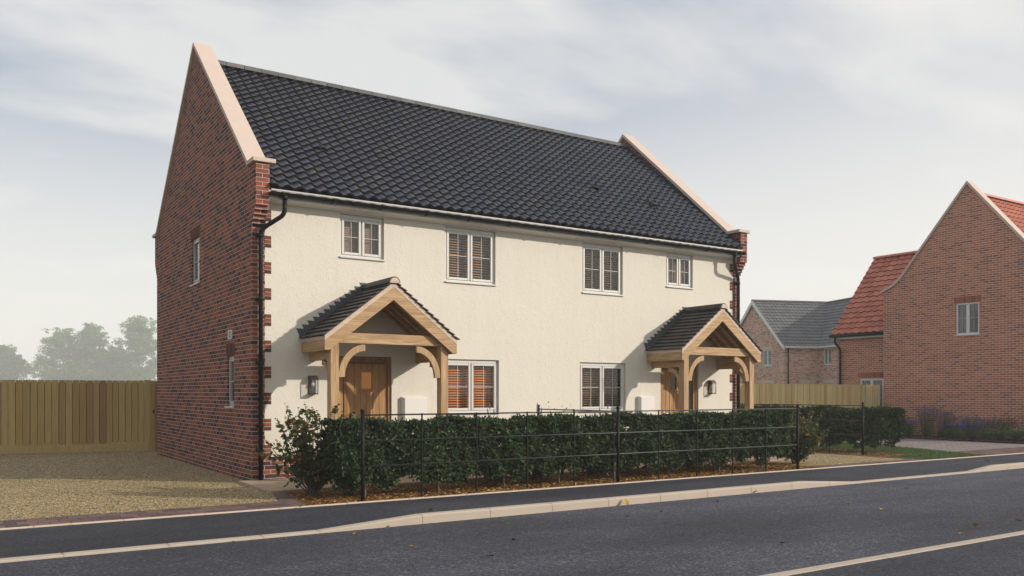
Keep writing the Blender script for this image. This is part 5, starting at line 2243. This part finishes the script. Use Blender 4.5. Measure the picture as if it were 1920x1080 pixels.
# ------------------------------------------------------------------ haze
mb = MB()
mb.box(-760, 760, -760, 760, -1.1, 50.0)
hz = mb.build('haze', plain('haze_tmp', (1, 1, 1)))
m, t = mat('morning_haze')
pv = t.n('ShaderNodeVolumePrincipled', {'Color': (.99, .99, .99, 1), 'Density': .0012, 'Anisotropy': 0.0})
t.n('ShaderNodeOutputMaterial', {'Volume': pv.outputs[0]})
hz.data.materials.clear()
hz.data.materials.append(m)
tag(hz, kind='stuff')
hz.display_type = 'WIRE'

# ------------------------------------------------------------------ world
w = bpy.data.worlds.new('World')
sc.world = w
w.use_nodes = True
t = NT(w.node_tree)
sky = t.n('ShaderNodeTexSky', sky_type='NISHITA')
sky.sun_disc = False
sky.sun_elevation = SUN_EL
# the sun stands towards (+x, -y); blender's sky measures the rotation from +y clockwise
sky.sun_rotation = math.atan2(sdir.x, sdir.y)
sky.air_density = 1.0
sky.dust_density = 2.0
sky.ozone_density = 1.2
bg1 = t.n('ShaderNodeBackground', {'Color': sky.outputs[0], 'Strength': .10})
tc = t.n('ShaderNodeTexCoord')
s = t.n('ShaderNodeSeparateXYZ', {0: tc.outputs['Generated']})
zc = t.math('ADD', t.math('MAXIMUM', s.outputs[2], 0.0), .16)
u = t.math('DIVIDE', s.outputs[0], zc)
v = t.math('DIVIDE', s.outputs[1], zc)
pv2 = t.n('ShaderNodeCombineXYZ', {0: u, 1: v}).outputs[0]
pv3 = t.n('ShaderNodeMapping', {'Vector': pv2, 'Rotation': (0, 0, .75), 'Scale': (.62, 1.15, 1), 'Location': (2.3, .7, 0)}).outputs[0]
n1 = t.noise(pv3, 1.25, 6, .5, dist=.15)
n2 = t.noise(pv3, 3.4, 6, .55, dist=.2)
f = t.math('ADD', t.math('MULTIPLY', n1, .75), t.math('MULTIPLY', n2, .25))
cov = t.ramp(f, [(.41, (0, 0, 0)), (.57, (1, 1, 1))])
hor = t.n('ShaderNodeMapRange', {0: s.outputs[2], 1: .36, 2: .03, 3: 0, 4: 1}).outputs[0]
cov = t.math('MAXIMUM', t.math('MULTIPLY', cov, .9), hor)
cloud = t.mix(cov, (.26, .325, .43), (.68, .675, .655))
hz2 = t.n('ShaderNodeMapRange', {0: s.outputs[2], 1: .30, 2: .0, 3: 0, 4: 1}).outputs[0]
cloud = t.mix(hz2, cloud, (.80, .785, .75))
rt = t.n('ShaderNodeVectorMath', {0: tc.outputs['Generated'], 1: (.838, -.546, 0)}, operation='DOT_PRODUCT').outputs[1]
rt2 = t.n('ShaderNodeMapRange', {0: rt, 1: -.1, 2: .62, 3: 0, 4: .62}).outputs[0]
cloud = t.mix(rt2, cloud, (.85, .81, .75))
bg2 = t.n('ShaderNodeBackground', {'Color': cloud, 'Strength': 1.0})
mx = t.n('ShaderNodeMixShader', {0: .88, 1: bg1.outputs[0], 2: bg2.outputs[0]})
t.n('ShaderNodeOutputWorld', {'Surface': mx.outputs[0]})

# ------------------------------------------------------------------ render settings
sc.render.engine = 'CYCLES'
sc.view_settings.view_transform = 'Standard'
sc.view_settings.look = 'None'
sc.view_settings.exposure = 0.38
sc.view_settings.gamma = 1
cy = sc.cycles
cy.use_denoising = True
cy.max_bounces = 6
cy.diffuse_bounces = 3
cy.glossy_bounces = 3
cy.transmission_bounces = 4
cy.transparent_max_bounces = 12
cy.volume_bounces = 3
cy.sample_clamp_indirect = 8
